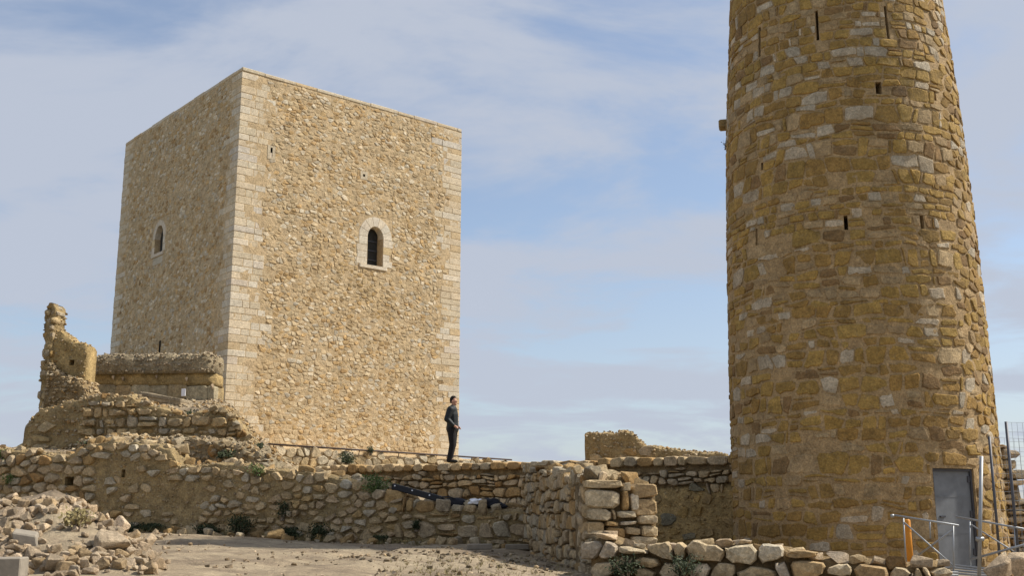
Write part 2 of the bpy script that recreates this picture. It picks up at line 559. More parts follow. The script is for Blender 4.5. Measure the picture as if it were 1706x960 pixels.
def lay(parent, cells, Mf, rnd, pal, gap=0.02, cut=0.2, rough=0.03, proud=0.03, depth=0.15, tilt=0.1, dome=0.3,
        mat='stone', keep=None, avoid=(), name='stone', limit=300, colf=None, smooth_=False, vis=None, pvar=0.5):
    """lay stones on a face: the largest `limit` become objects, the rest one 'stuff' part"""
    made = []
    for poly in cells:
        c = centroid(poly)
        if keep and not keep(c): continue
        skip = False
        for (a0, a1, b0, b1) in avoid:
            xs = [p[0] for p in poly]; ys = [p[1] for p in poly]
            if max(xs) < a0 or min(xs) > a1 or max(ys) < b0 or min(ys) > b1: continue
            ds = [(c[0] - a1, (-1, 0, -a1)), (a0 - c[0], (1, 0, a0)), (c[1] - b1, (0, -1, -b1)), (b0 - c[1], (0, 1, b0))]
            best = max(ds, key=lambda q: q[0])
            poly = clip_half(poly, *best[1])
            if len(poly) < 3 or abs(area(poly)) < 0.002: skip = True; break
            c = centroid(poly)
        if skip: continue
        p2 = dress(poly, gap, cut, rough, rnd)
        if not p2: continue
        pr = proud * rnd.uniform(1 - pvar, 1 + pvar)
        g = stone_geo(p2, Mf, pr, depth, rnd, tilt, dome)
        col = colf(c, rnd) if colf else pick(pal, rnd)
        m = Mf(c[0], c[1], 0)
        score = abs(area(p2)) / camdist(m) ** 2
        if vis: score *= vis(c)
        made.append((score, g, col))
    made.sort(key=lambda t: -t[0])
    rest = Geo()
    for i, (sc_, g, col) in enumerate(made):
        if i < limit:
            mesh_obj(name, g[0], g[1], mat, parent, [col] * len(g[0]), smooth_)
        else:
            rest.add(g[0], g[1], col)
    if rest.v:
        rest.build(name + '_infill', mat, parent, smooth_, kind='stuff')
    return len(made)

def core(face, prof, zb, thick, mat, parent, name='core', recess=0.0, res=0.2, amp=0.03, freq=2.2, drop=0.0, holes=(), hole_depth=0.5, smooth_=True, s0=None, s1=None, ragged=0.0):
    """wall body: displaced grid that follows the top profile, with real openings"""
    s0 = prof[0][0] if s0 is None else s0
    s1 = prof[-1][0] if s1 is None else s1
    n = max(2, int((s1 - s0) / res))
    S = sorted(set([s0 + (s1 - s0) * i / n for i in range(n + 1)] + [x for h in holes for x in h[:2]]))
    zt = max(p[1] for p in prof)
    m = max(2, int((zt - zb) / res))
    Z = sorted(set([zb + (zt - zb) * i / m for i in range(m + 1)] + [x for h in holes for x in h[2:]]))
    def top(s): return interp(prof, s) - drop + ragged * nz(s * 3.1, zb, 5.0) + ragged * .6 * nz(s * 8.3, zb, 1.0)
    def disp(p):
        return amp * (noise.noise(p * freq) + 0.5 * noise.noise(p * freq * 2.7))
    V, F = [], []
    ns, nzz = len(S), len(Z)
    clamped = []
    for s in S:
        t = top(s)
        for z in Z:
            zz = min(z, t)
            clamped.append(z > t + 1e-6)
            p = face.M(s, zz, -recess)
            edge = 0.5 * min(1.0, (t - zz) / 0.12) + 0.5
            V.append(p + face.n * (disp(p) - (1 - edge) * 0.08))
    for i in range(ns - 1):
        for j in range(nzz - 1):
            q = (i * nzz + j, (i + 1) * nzz + j, (i + 1) * nzz + j + 1, i * nzz + j + 1)
            if clamped[q[0]] and clamped[q[1]]: continue
            cs, cz = (S[i] + S[i + 1]) / 2, (Z[j] + Z[j + 1]) / 2
            if any(h[0] < cs < h[1] and h[2] < cz < h[3] for h in holes): continue
            F.append(q)
    k = len(V)
    nt_ = 4                                                    # top strip to the back, then the back and the ends
    for i, s in enumerate(S):
        t = top(s)
        for a in range(nt_ + 1):
            d = -recess - thick * a / nt_
            p = face.M(s, t, d)
            q = V[i * nzz + nzz - 1].copy() if a == 0 else p + Vector((0, 0, disp(p) * 1.5 + (0.05 if a < nt_ else -0.03)))
            V.append(q)
        V.append(face.M(s, zb, -recess - thick))
    w = nt_ + 2
    for i in range(ns - 1):
        for a in range(w - 1):
            F.append((k + i * w + a, k + (i + 1) * w + a, k + (i + 1) * w + a + 1, k + i * w + a + 1))
    for i in (0, ns - 1):
        loop = [i * nzz + j for j in range(nzz) if not clamped[i * nzz + j]] + [k + i * w + a for a in range(w)]
        F.append(tuple(loop if i == 0 else loop[::-1]))
    o = mesh_obj(name, V, F, mat, parent, None, smooth_)
    for h in holes:
        recess_box(face.M, h, -recess + 0.02, hole_depth, mat, parent)
    return o
def recess_box(Mf, h, d0, depth, mat, parent, name='recess'):
    a0, a1, b0, b1 = h
    V = [Mf(a, b, d) for d in (d0, d0 - depth) for a, b in ((a0, b0), (a1, b0), (a1, b1), (a0, b1))]
    return mesh_obj(name, V, [(0, 1, 5, 4), (1, 2, 6, 5), (2, 3, 7, 6), (3, 0, 4, 7), (4, 5, 6, 7)], mat, parent)

# rock meshes for loose stones
def rock_meshes(n, seed, pal, squash=(0.5, 0.85), pts=15, bev=0.06, mat='loose'):
    out = []
    rnd = random.Random(seed)
    for i in range(n):
        bm = bmesh.new()
        e = rnd.uniform(0.45, 0.8)
        sx, sy, sz = 1.0, rnd.uniform(0.6, 0.9), rnd.uniform(*squash)
        for k in range(pts):
            v = Vector((rnd.gauss(0, 1), rnd.gauss(0, 1), rnd.gauss(0, 1))).normalized()
            v = Vector([math.copysign(abs(x) ** e, x) for x in v])
            v = v * rnd.uniform(0.82, 1.0) * 0.5
            bm.verts.new((v.x * sx, v.y * sy, v.z * sz))
        r = bmesh.ops.convex_hull(bm, input=bm.verts)
        junk = [g for g in r.get('geom_interior', []) + r.get('geom_unused', []) if isinstance(g, bmesh.types.BMVert)]
        if junk: bmesh.ops.delete(bm, geom=list(set(junk)), context='VERTS')
        bmesh.ops.dissolve_limit(bm, angle_limit=0.25, verts=bm.verts, edges=bm.edges)
        if bev: bmesh.ops.bevel(bm, geom=list(bm.edges), offset=bev * .5, segments=1, affect='EDGES', clamp_overlap=True)
        bmesh.ops.triangulate(bm, faces=bm.faces)
        me = bpy.data.meshes.new('rock')
        bm.to_mesh(me)
        bm.free()
        a = me.color_attributes.new('col', 'FLOAT_COLOR', 'POINT')
        c = pick(pal, rnd)
        a.data.foreach_set('color', [x for v in me.vertices for x in (*c, 1.0)])
        me.materials.append(M[mat])
        out.append(me)
    return out
def put_rock(name, me, pos, size, rot, parent=None, sc=(1, 1, 1)):
    o = bpy.data.objects.new(name, me)
    COL.objects.link(o)
    o.scale = (size * sc[0], size * sc[1], size * sc[2])
    o.rotation_euler = rot
    if parent:
        o.parent = parent
        o.location = Vector(pos) - wloc(parent)
    else:
        o.location = pos
    return o

def stud(parent, obj, n, lo, hi, pal, rnd, name='gravel', up=True, zmin=None, mat='stone', sink=.25):
    """many small stones bedded in a surface, joined: nobody could count them"""
    me = obj.data
    off = wloc(obj)
    tri = []
    tot = 0.0
    for p in me.polygons:
        c = p.center + off
        if p.normal.y > 0.25 or p.area > 1.0 or p.normal.z < -.3: continue
        if zmin is not None and c.z < zmin: continue
        tot += p.area
        tri.append((tot, p))
    gg = Geo()
    import bisect
    acc = [t[0] for t in tri]
    for _ in range(n):
        p = tri[min(len(tri) - 1, bisect.bisect(acc, rnd.uniform(0, tot)))][1]
        w = [rnd.random() for _ in p.vertices]
        sw = sum(w)
        c = Vector((0, 0, 0))
        for i, vi in enumerate(p.vertices): c += me.vertices[vi].co * (w[i] / sw)
        sz = lo * (hi / lo) ** (rnd.random() ** 1.6)
        e = rnd.choice(HULLS)
        rot = Matrix.Rotation(rnd.uniform(0, 6.3), 3, 'Z') @ Matrix.Rotation(rnd.uniform(-.7, .7), 3, 'X')
        o = c + off + p.normal * (sz * (.5 - sink) * .4)
        gg.add([o + rot @ (v * sz) for v in e[0]], e[1], pick(pal, rnd))
    return gg.build(name, mat, parent, False, 'stuff')
def hulls(n, seed):
    out = []
    rnd = random.Random(seed)
    for i in range(n):
        bm = bmesh.new()
        for k in range(9):
            v = Vector((rnd.gauss(0, 1), rnd.gauss(0, 1), rnd.gauss(0, 1))).normalized() * rnd.uniform(.4, .5)
            bm.verts.new((v.x, v.y * .85, v.z * .65))
        r = bmesh.ops.convex_hull(bm, input=bm.verts)
        junk = [q for q in r.get('geom_interior', []) + r.get('geom_unused', []) if isinstance(q, bmesh.types.BMVert)]
        if junk: bmesh.ops.delete(bm, geom=list(set(junk)), context='VERTS')
        bm.verts.index_update()
        out.append(([v.co.copy() for v in bm.verts], [tuple(v.index for v in f.verts) for f in bm.faces]))
        bm.free()
    return out
HULLS = hulls(14, 3)
PAL_PALE = [(4, (0.50, 0.42, 0.29)), (3, (0.44, 0.35, 0.22)), (2, (0.40, 0.29, 0.16)), (1, (0.55, 0.49, 0.38)), (1, (0.36, 0.24, 0.11))]
PAL_DRY = [(4, (0.43, 0.335, 0.205)), (3, (0.40, 0.32, 0.215)), (1.5, (0.36, 0.245, 0.115)), (2.4, (0.38, 0.325, 0.235)), (1, (0.31, 0.20, 0.09)), (.4, (0.28, 0.235, 0.17))]
PAL_PINK = [(4, (0.51, 0.405, 0.285)), (3, (0.46, 0.36, 0.245)), (2, (0.55, 0.45, 0.335)), (1, (0.44, 0.33, 0.20))]
ROCKS = rock_meshes(16, 5, PAL_PINK)
ROCKS_DRY = rock_meshes(14, 8, PAL_DRY, (0.6, 0.9))
#==STRUCTURE==
# ------------------------------------------------------------------ layout lines
R_ = random.Random(11)
FA = Face(XY(-70, 26.7), XY(884, 22.5))           # front terrace wall
FB = Face(XY(525, 31.0), XY(1229, 25.4))          # back terrace wall
FC = Face(XY(872, 22.8), XY(975, 15.8))           # cross wall, long side
FCE = Face(XY(975, 15.8), XY(1095, 16.0))         # cross wall, end
FD = Face(XY(982, 15.1), XY(1574, 13.9))          # low wall
RTC = Vector((7.405, 23.6, 0))
A_TOP = FA.prof([(-70, 748), (0, 746), (45, 751), (90, 757), (135, 752), (142, 737), (180, 733), (228, 735), (285, 745), (294, 772), (370, 770), (425, 773), (445, 780),
                 (520, 786), (560, 794), (605, 803), (640, 824), (665, 833), (700, 838), (750, 842), (800, 845), (884, 850)])
B_TOP = FB.prof([(525, 777), (560, 775), (640, 773), (745, 771.5), (850, 769), (905, 768), (975, 765), (1100, 760), (1229, 757)])

def mound(X, Y):
    m = smooth(-12.55, -12.2, X) * (1 - smooth(-7.6, -5.4, X + 0.25 * (Y - 28)))
    lv = interp([(27.2, 1.5), (28.4, 1.7), (28.9, 2.75), (31.2, 3.25), (33, 3.2), (35, 2.4), (40, 1.8)], Y)
    return m, lv
HEAP_Y = 13.9
def heap_h(X, Y):
    px = 853 + X / Y * FPX * 0.98
    prof = interp([(-250, 0.3), (-120, 0.72), (0, 0.80), (85, 0.80), (118, 0.90), (150, 0.80), (190, 0.66), (235, 0.42), (262, 0.24), (292, 0.06), (312, 0.0)], px)
    dy = (Y - HEAP_Y) / 2.3
    return prof * max(0.0, 1 - abs(dy) ** 1.5) + (0.06 * nz(X * 2.1, Y * 2.1, 2.0) * min(1.0, prof * 3) if abs(dy) < 1 else 0)
def ground_h(X, Y):
    rel = interp([(-40, -3.0), (-2, -1.75), (0, -1.65), (9.5, -0.60), (20, -0.58), (26, -0.55)], Y)
    rel += 0.17 * smooth(-2.5, -7.5, X) * smooth(13, 24, Y)
    rel -= 0.24 * smooth(-1.0, 1.6, X) * smooth(9, 15, Y)
    p = Vector((X, Y, 0))
    dA = (p - FA.p0).dot(FA.n); dB = (p - FB.p0).dot(FB.n); dC = (p - FC.p0).dot(FC.n)
    rut = math.exp(-((X + 3.2 - .22 * (Y - 10) ** 1.2 * .3 if Y > 10 else X + 3.2) / .22) ** 2) + math.exp(-((X + 1.7 - .22 * (Y - 10) ** 1.2 * .3 if Y > 10 else X + 1.7) / .22) ** 2)
    front = rel + 0.05 * nz(X * .8, Y * .8, 1) + 0.045 * nz(X * 1.9, Y * 1.7, 4) + 0.03 * nz(X * 4.6, Y * 4.2, 4) - 0.05 * rut
    yard = -0.97 + 0.02 * nz(X, Y, 3)
    sA = (p - FA.p0).dot(FA.t)
    terr = interp(A_TOP, sA) - EZ - 0.32
    inyard = smooth(-0.35, -0.7, dC) * smooth(14.6, 15.6, Y)
    z = lerp(front, terr, smooth(-0.25, -0.5, dA))
    z = lerp(z, yard, inyard)
    up = 1.27 + 0.02 * nz(X, Y, 9)
    side = 1 - smooth(6.4, 8.6, X)
    z = lerp(z, up, smooth(-0.2, -0.45, dB) * side)
    m, lv = mound(X, Y)
    if Y > 26.8:
        left = 1.5
        z = lerp(z, left, smooth(26.8, 27.6, Y) * smooth(-5.6, -6.6, X))
        z = lerp(z, max(z, lv), m * smooth(27.0, 27.8, Y))
    R = math.hypot(X, Y - 25)
    if R > 26:
        far = interp([(26, 0), (40, -3), (90, -22), (260, -60), (900, -80), (1800, -78), (2600, -30), (3400, 45), (4300, 20), (9000, -60)], R)
        if R > 1500: far += 70 * nz(X / 900, Y / 900, 7) + 25 * nz(X / 260, Y / 260, 2)
        k = smooth(26, 48, R)
        z = lerp(z, far, k)
    return z + EZ

# ------------------------------------------------------------------ ground sheet
def lines(a, b, step, far):
    out = []
    x = a
    while x < b + 1e-6:
        out.append(x); x += step
    d = step; lo = a; hi = out[-1]
    pre = []
    while lo > -far:
        d *= 1.28; lo -= d; pre.append(lo)
    d = step
    while hi < far:
        d *= 1.28; hi += d; out.append(hi)
    return pre[::-1] + out
gx = lines(-14.5, 10.5, 0.2, 9000); gy = lines(8.0, 34.0, 0.2, 9000)
gv = [(x, y, ground_h(x, y)) for x in gx for y in gy]
ny_ = len(gy)
gf = [(i * ny_ + j, (i + 1) * ny_ + j, (i + 1) * ny_ + j + 1, i * ny_ + j + 1) for i in range(len(gx) - 1) for j in range(ny_ - 1)]
g = mesh_obj('ground', gv, gf, 'ground', smooth_=True, origin=(0, 0, 0))
tag(g, kind='structure')

# ------------------------------------------------------------------ square tower
CR = P(769, 215, 40.0); ZT = CR.z
CF = Pz(404, 111, ZT); CL = Pz(210, 238, ZT)
FR = Face(CF.xy, CR.xy); FL = Face(CL.xy, CF.xy)
ZB = P(764, 757, 40.0).z - 0.5
sq = thing('square_tower', ((CF.x + CR.x + CL.x) / 3, (CF.y + CR.y + CL.y) / 3, ZB), 'tall square tower of pale rubble with dressed stone corners and arched windows', 'tower')
def rect(face, x0, y0, x1, y1):
    c = [face.hit(x, y) for x in (x0, x1) for y in (y0, y1)]
    ss = [p[0] for p in c]; zz = [p[1] for p in c]
    ss.sort(); zz.sort()
    return ((ss[0] + ss[1]) / 2, (ss[2] + ss[3]) / 2, (zz[0] + zz[1]) / 2, (zz[2] + zz[3]) / 2)
winR = rect(FR, 612, 378, 638, 443)
slitR = rect(FR, 450.2, 246, 453.8, 262)
holeR = rect(FR, 604.5, 290, 608, 294.5)
winL = rect(FL, 258.5, 376, 272, 421)
slitL = rect(FL, 264.8, 568, 268, 590)
slitL = (slitL[0], slitL[1], slitL[2] - 0.3, slitL[3])
# core faces
for fc, holes in ((FR, (winR, slitR, holeR)), (FL, (winL, slitL))):
    S = sorted(set([fc.L * i / 60 for i in range(61)] + [x for h in holes for x in h[:2]]))
    Z = sorted(set([ZB + (ZT - ZB) * i / 80 for i in range(81)] + [x for h in holes for x in h[2:]]))
    V, F = [], []
    for s in S:
        for z in Z:
            p = fc.M(s, z, 0)
            V.append(p + fc.n * (0.010 * noise.noise(p * 2.3) + 0.007 * noise.noise(p * 7.3) + 0.004 if 0.05 < s < fc.L - 0.05 and z < ZT - .1 else -0.01))
    k = len(Z)
    for i in range(len(S) - 1):
        for j in range(k - 1):
            cs, cz = (S[i] + S[i + 1]) / 2, (Z[j] + Z[j + 1]) / 2
            if any(h[0] < cs < h[1] and h[2] < cz < h[3] for h in holes): continue
            F.append((i * k + j, (i + 1) * k + j, (i + 1) * k + j + 1, i * k + j + 1))
    mesh_obj('wall', V, F, 'mortar_pale', sq, None, True)
cb = CR.xy + (CL.xy - CF.xy)
pl = [CL.xy, CF.xy, CR.xy, cb]
V = [Vector((p[0], p[1], z)) for z in (ZB, ZT - 0.03) for p in pl]
V += [Vector((p[0], p[1], ZT - 0.035)) for p in pl]
mesh_obj('wall', V[:8], [(2, 3, 7, 6), (3, 0, 4, 7)], 'mortar_pale', sq)
mesh_obj('roof', V[8:], [(0, 1, 2, 3)], 'mortar_pale', sq)
rs = random.Random(21)
PAL_ASH = [(5, (0.56, 0.49, 0.375)), (3, (0.53, 0.455, 0.335)), (2, (0.58, 0.525, 0.43)), (1, (0.52, 0.41, 0.26)), (.6, (0.53, 0.48, 0.41))]
# quoins
bandR, bandL = [], []
QB = []
z = ZB; i = 0
tR, tL = FR.t, -FL.t
while z < ZT - 0.16:
    hh = min(rs.uniform(0.19, 0.27), ZT - 0.13 - z)
    if hh < 0.08: break
    lng = i % 2 == 0
    j = 0.006
    def block(o, ax, ay, hgt):
        v, f = box_geo(o, ax, ay, (0, 0, hgt - 0.012), 0.012)
        QB.append((ax.length * hgt / camdist(o) ** 2, v, f, pick(PAL_ASH, rs, 0.07)))
    pr = 0.012
    # front corner
    a, b = (rs.uniform(.5, .75), rs.uniform(.28, .4)) if lng else (rs.uniform(.28, .42), rs.uniform(.5, .7))
    pr = rs.uniform(.004, .016)
    o = CF + FR.n * pr + FL.n * pr; o.z = z
    block(o, tR * (a + pr), tL * (b + pr), hh)
    ea, eb = a, b
    for _q in range(rs.choice((1, 1, 2)) if lng else 2):
        w2 = rs.uniform(.25, .45)
        p = FR.M(ea + .012, z, pr - 0.004); block(p, tR * (w2 - .012), -FR.n * .3, hh); ea += w2
    if rs.random() < (0.9 if lng else 0.4):
        w2 = rs.uniform(.3, .5)
        p = FL.M(FL.L - b - .012 - w2, z, pr - 0.004); block(p, FL.t * w2, -FL.n * .3, hh); eb = b + w2
    # right corner, seen on the right face
    a2 = rs.uniform(.7, .95) if lng else rs.uniform(.4, .55)
    o = FR.M(FR.L - a2, z, pr); block(o, tR * (a2 + pr), -FR.n * .55, hh)
    er = a2
    if rs.random() < (0.3 if lng else 0.75):
        w2 = rs.uniform(.28, .5); block(FR.M(FR.L - a2 - .012 - w2, z, pr - .004), tR * w2, -FR.n * .3, hh); er += w2
    # left corner, seen on the left face
    a3 = rs.uniform(.7, .95) if lng else rs.uniform(.4, .55)
    block(FL.M(-pr, z, pr), FL.t * (a3 + pr), -FL.n * .55, hh)
    bandR.append((z, z + hh, ea, er)); bandL.append((z, z + hh, a3, eb))
    z += hh; i += 1
QB.sort(key=lambda q: -q[0])
qg = Geo()
for k_, (_, v, f, c) in enumerate(QB):
    if k_ < 300: mesh_obj('quoin', v, f, 'ashlar', sq, [c] * len(v))
    else: qg.add(v, f, c)
qg.build('quoin_infill', 'ashlar', sq, kind='stuff')
# coping slabs
for fc in (FR, FL):
    s = 0.0
    while s < fc.L - .05:
        w2 = min(rs.uniform(.7, 1.2), fc.L - s)
        v, f = box_geo(fc.M(s, ZT - 0.125, rs.uniform(.012, .03)), fc.t * (w2 - .01), -fc.n * .5, (0, 0, rs.uniform(.095, .14)), .018)
        mesh_obj('coping_slab', v, f, 'ashlar', sq, [pick(PAL_ASH, rs, 0.06)] * len(v))
        s += w2
# rubble facing
def band_clip(band, L):
    def f(cells):
        out = []
        for poly in cells:
            c = centroid(poly)
            for (z0, z1, a, b) in band:
                if z0 <= c[1] < z1:
                    if c[0] < a + .06 or c[0] > L - b - .06: poly = None
                    else:
                        poly = clip_half(poly, -1, 0, -(a + .015)); poly = clip_half(poly, 1, 0, L - b - .015)
                    break
            if poly and len(poly) >= 3: out.append(poly)
        return out
    return f
def tower_col(c, r):
    k = nz(c[0] * .7, c[1] * .5, 3.3)
    pal = [(4, (0.50, 0.405, 0.265)), (3, (0.475, 0.37, 0.225)), (1.6 + 2.5 * max(0, k), (0.46, 0.325, 0.165)), (1.8, (0.58, 0.51, 0.39)), (.7, (0.47, 0.42, 0.33)), (.4, (0.35, 0.24, 0.12))]
    return pick(pal, r, 0.11)
tower_colL = tower_col
STAINS = [(FR.hit(572, 456), .42, 1.0), (FR.hit(605, 478), .8, .55), (FR.hit(640, 520), .9, .4), (FR.hit(432, 445), .35, .6)]
def tower_colR(c, r):
    k = max(st * max(0.0, 1 - math.hypot(c[0] - q[0], (c[1] - q[1]) * .8) / rad) for q, rad, st in STAINS)
    b = tower_colL(c, r)
    g_ = (0.27, 0.17, 0.055)
    k = min(.85, k * 1.6) * r.uniform(.6, 1)
    return tuple(lerp(b[i], g_[i], k) for i in range(3))
def grow(h, a, b=None):
    b = a if b is None else b
    return (h[0] - a, h[1] + a, h[2] - b, h[3] + b)
surR = (winR[0] - .36, winR[1] + .36, winR[2] - .16, winR[3] + .38)
blkS, blkH = grow(slitR, .10, .07), grow(holeR, .10, .10)
surL = (winL[0] - .26, winL[1] + .26, winL[2] - .42, winL[3] + .26)
cells = band_clip(bandR, FR.L)(voronoi(0, FR.L, ZB, ZT - .14, 0.205, 0.125, rs, .55))
lay(sq, cells, FR.M, rs, None, gap=.022, cut=.17, rough=.06, proud=.012, depth=.08, tilt=.13, dome=.45, pvar=.8, mat='stone_pale', colf=tower_colR, avoid=(surR, blkS, blkH), limit=200)
cells = band_clip(bandL, FL.L)(voronoi(0, FL.L, ZB + 2.0, ZT - .14, 0.215, 0.13, rs, .55))
lay(sq, cells, FL.M, rs, None, gap=.022, cut=.17, rough=.06, proud=.012, depth=.08, tilt=.13, dome=.4, pvar=.8, mat='stone_pale', colf=tower_colL, avoid=(surL, slitL), limit=95)

def arch_window(face, w, sur, parent, nv, jw, leaf, depth):
    """arched opening: recess, jamb blocks, voussoirs, sill and a closing leaf"""
    win = mesh_obj('window', *(lambda a: (a[0], a[1]))(([face.M(a, b, d) for d in (0.0, -depth) for a, b in ((w[0], w[2]), (w[1], w[2]), (w[1], w[3]), (w[0], w[3]))],
                  [(0, 1, 5, 4), (1, 2, 6, 5), (2, 3, 7, 6), (3, 0, 4, 7), (4, 5, 6, 7)])), 'mortar_pale', parent)
    cx = (w[0] + w[1]) / 2; r = (w[1] - w[0]) / 2
    rise = r * 1.25                                           # slightly stilted arch
    zs = w[3] - rise
    def piece(poly, name, pr=0.016, dp=0.3):
        c = centroid(poly)
        if area(poly) < 0: poly = poly[::-1]
        q = [(c[0] + (x - c[0]) * .985, c[1] + (y - c[1]) * .985) for x, y in poly]
        n = len(q)
        V = [face.M(x, y, -dp) for x, y in q] + [face.M(x, y, pr - .012) for x, y in q] + [face.M(c[0] + (x - c[0]) * .94, c[1] + (y - c[1]) * .94, pr) for x, y in q]
        F = [(k * n + a, k * n + (a + 1) % n, (k + 1) * n + (a + 1) % n, (k + 1) * n + a) for k in (0, 1) for a in range(n)]
        F.append(tuple(range(2 * n, 3 * n)))
        mesh_obj(name, V, F, 'ashlar', win, [pick([(5, (0.60, 0.545, 0.45)), (1, (0.54, 0.44, 0.27)), (2, (0.58, 0.53, 0.45))], rs, .06)] * len(V))
    def inner(a): return (cx - r * math.cos(a), zs + rise * math.sin(a))
    ro, rz = r + jw, rise + jw * .95
    def outer(a): return (cx - ro * math.cos(a), zs + rz * math.sin(a))
    for k in range(nv):
        a0, a1 = math.pi * k / nv, math.pi * (k + 1) / nv
        ins = [inner(lerp(a0, a1, t)) for t in (0, .5, 1)]
        outs = [outer(lerp(a0, a1, t)) for t in (1, .5, 0)]
        piece(ins + outs, 'voussoir')
    for side in (-1, 1):
        zz = w[2]; k = 0
        while zz < zs - .02:
            hh = min(rs.uniform(.2, .3), zs - zz)
            if zs - zz - hh < .1: hh = zs - zz
            jl = jw * (rs.uniform(.75, 1.25))
            e = w[0] if side < 0 else w[1]
            x0, x1 = (e - jl, e) if side < 0 else (e, e + jl)
            piece([(x0, zz), (x1, zz), (x1, zz + hh), (x0, zz + hh)], 'jamb_stone')
            zz += hh; k += 1
    piece([(w[0] - jw * .9, w[2] - .13), (w[1] + jw * .5, w[2] - .13), (w[1] + jw * .5, w[2] - .005), (w[0] - jw * .9, w[2] - .005)], 'sill', .05)
    # leaf with straps
    v, f = box_geo(face.M(w[0] + .01, w[2] + .01, -depth + .06), face.t * (w[1] - w[0] - .02), -face.n * .04, (0, 0, w[3] - w[2] - .02))
    lf = mesh_obj('door_leaf', v, f, leaf, win)
    return win
wR = arch_window(FR, winR, surR, sq, 7, .37, 'door_dark', .42)
for t in (.18, .42, .66):
    v, f = box_geo(FR.M(winR[0] + .02, lerp(winR[2], winR[3], t), -.33), FR.t * (winR[1] - winR[0] - .04), FR.n * .012, (0, 0, .035))
    mesh_obj('strap', v, f, 'steel_dark', wR)
wL = arch_window(FL, winL, surL, sq, 3, .22, 'door_dark', .26)
v, f = box_geo(FL.M(winL[0] - .06, winL[2] - .42, .014), FL.t * (winL[1] - winL[0] + .12), -FL.n * .2, (0, 0, .27), .01)
mesh_obj('apron_stone', v, f, 'ashlar', wL, [(0.5, .44, .33)] * len(v))
for fc, h, blk in ((FR, slitR, blkS), (FR, holeR, blkH)):
    gg = Geo()
    for (a0, a1, b0, b1) in ((blk[0], h[0], blk[2], blk[3]), (h[1], blk[1], blk[2], blk[3]), (h[0], h[1], blk[2], h[2]), (h[0], h[1], h[3], blk[3])):
        v, f = box_geo(fc.M(a0, b0, .016), fc.t * (a1 - a0), -fc.n * .2, (0, 0, b1 - b0))
        gg.add(v, f, (0.52, .44, .31))
    gg.build('slit_surround', 'ashlar', sq)
    recess_box(fc.M, h, 0.0, .6, 'door_dark', sq)  # opening lined near-black: shade of the hollow put into its colour
recess_box(FL.M, slitL, 0.0, .6, 'door_dark', sq)  # inner shade of this slit painted dark as well

# apron wall and rail at the foot of the square tower
FI = Face((FR.M(-0.4, 0, 1.25)).xy, (FR.M(FR.L + 3.2, 0, 1.25)).xy)
I_TOP = FI.prof([(425, 742), (440, 743), (600, 753), (770, 764), (850, 769), (905, 772)])
ap = thing('apron_wall', FI.M(4.5, 2.9, 0), 'low pale rubble footing wall along the foot of the square tower', 'wall')
core(FI, I_TOP, 2.85, 1.3, 'mortar_pale', ap, recess=.05, drop=.03)
cells = voronoi(I_TOP[0][0], I_TOP[-1][0], 2.9, max(p[1] for p in I_TOP), .34, .26, rs)
lay(ap, cells, FI.M, rs, [(4, (0.50, 0.44, 0.33)), (3, (0.46, 0.39, 0.27)), (2, (0.43, 0.33, 0.19))], gap=.03, cut=.25, proud=.03, depth=.2, tilt=.3,
    keep=lambda c: c[1] < interp(I_TOP, c[0]) - .05, limit=150)
rail = thing('handrail', FI.M(1, interp(I_TOP, 1), -.1), 'long thin dark metal rail running above the pale footing wall', 'rail')
pts = [FI.M(s, z + .035, .02) for s, z in FI.prof([(441, 742), (600, 752.3), (770, 763), (852, 768.5)])]
v, f = tube_geo(pts, .028, 8)
mesh_obj('bar', v, f, 'rail', rail, smooth_=True)
for k in range(7):
    a = pts[0].lerp(pts[-1], .03 + .94 * k / 6)
    v, f = tube_geo([a - Vector((0, 0, .0)), a - Vector((0, 0, .16)) + FI.n * -.05], .014, 6)
    mesh_obj('bracket', v, f, 'rail', rail)

# ------------------------------------------------------------------ round tower
RTAB = [(-1.2, 2.72), (1.25, 2.70), (2.78, 2.68), (5.29, 2.63), (7.35, 2.565), (8.77, 2.505), (11.7, 2.31), (13, 2.2)]
CD = Vector((-RTC.x, -RTC.y, 0)).normalized(); RD = Vector((-CD.y, CD.x, 0))
R0 = 2.6
def rt_r(z): return interp(RTAB, z - EZ)
def RM(u, z, d=0.0):
    th = u / R0
    p = RTC + (CD * math.cos(th) + RD * math.sin(th)) * (rt_r(z) + d)
    return Vector((p.x, p.y, z))
def rt_hit(px, py):
    r = ray(px, py); rad = 2.6
    for _ in range(6):
        a = r.x ** 2 + r.y ** 2; b = -2 * (r.x * RTC.x + r.y * RTC.y); c = RTC.x ** 2 + RTC.y ** 2 - rad * rad
        k = (-b - math.sqrt(max(0.0, b * b - 4 * a * c))) / (2 * a)
        p = r * k
        rad = interp(RTAB, p.z)
    w_ = Vector((p.x, p.y, 0)) - RTC
    return (math.atan2(w_.dot(RD), w_.dot(CD)) * R0, p.z + EZ)
RZB = -1.15 + EZ
def rt_top(u):
    th = u / R0
    return EZ + 12.35 - 0.75 * smooth(-0.9, -1.4, th) + 0.12 * nz(th * 5, 2.2) + (0.35 if math.sin(th * 9) > 0.2 else 0.0)
rt = thing('round_tower', (RTC.x, RTC.y, RZB), 'tall round ochre stone tower with narrow slits and a grey metal door', 'tower')
def rslit(px, y0, y1, w):
    u, za = rt_hit(px, y0); _, zb_ = rt_hit(px, y1)
    return (u - w / 2, u + w / 2, min(za, zb_), max(za, zb_))
rslits = [rslit(1265.5, 45, 94, .065), rslit(1360, 17, 67, .06), rslit(1474.5, 9, 64, .06), rslit(1463, 136, 156, .13), rslit(1408.5, 359, 383, .075),
          rslit(1535, 359, 381, .085), rslit(1259.5, 381, 409, .06), rslit(1269, 271, 283, .06), rslit(1557.5, 152, 166, .06)]
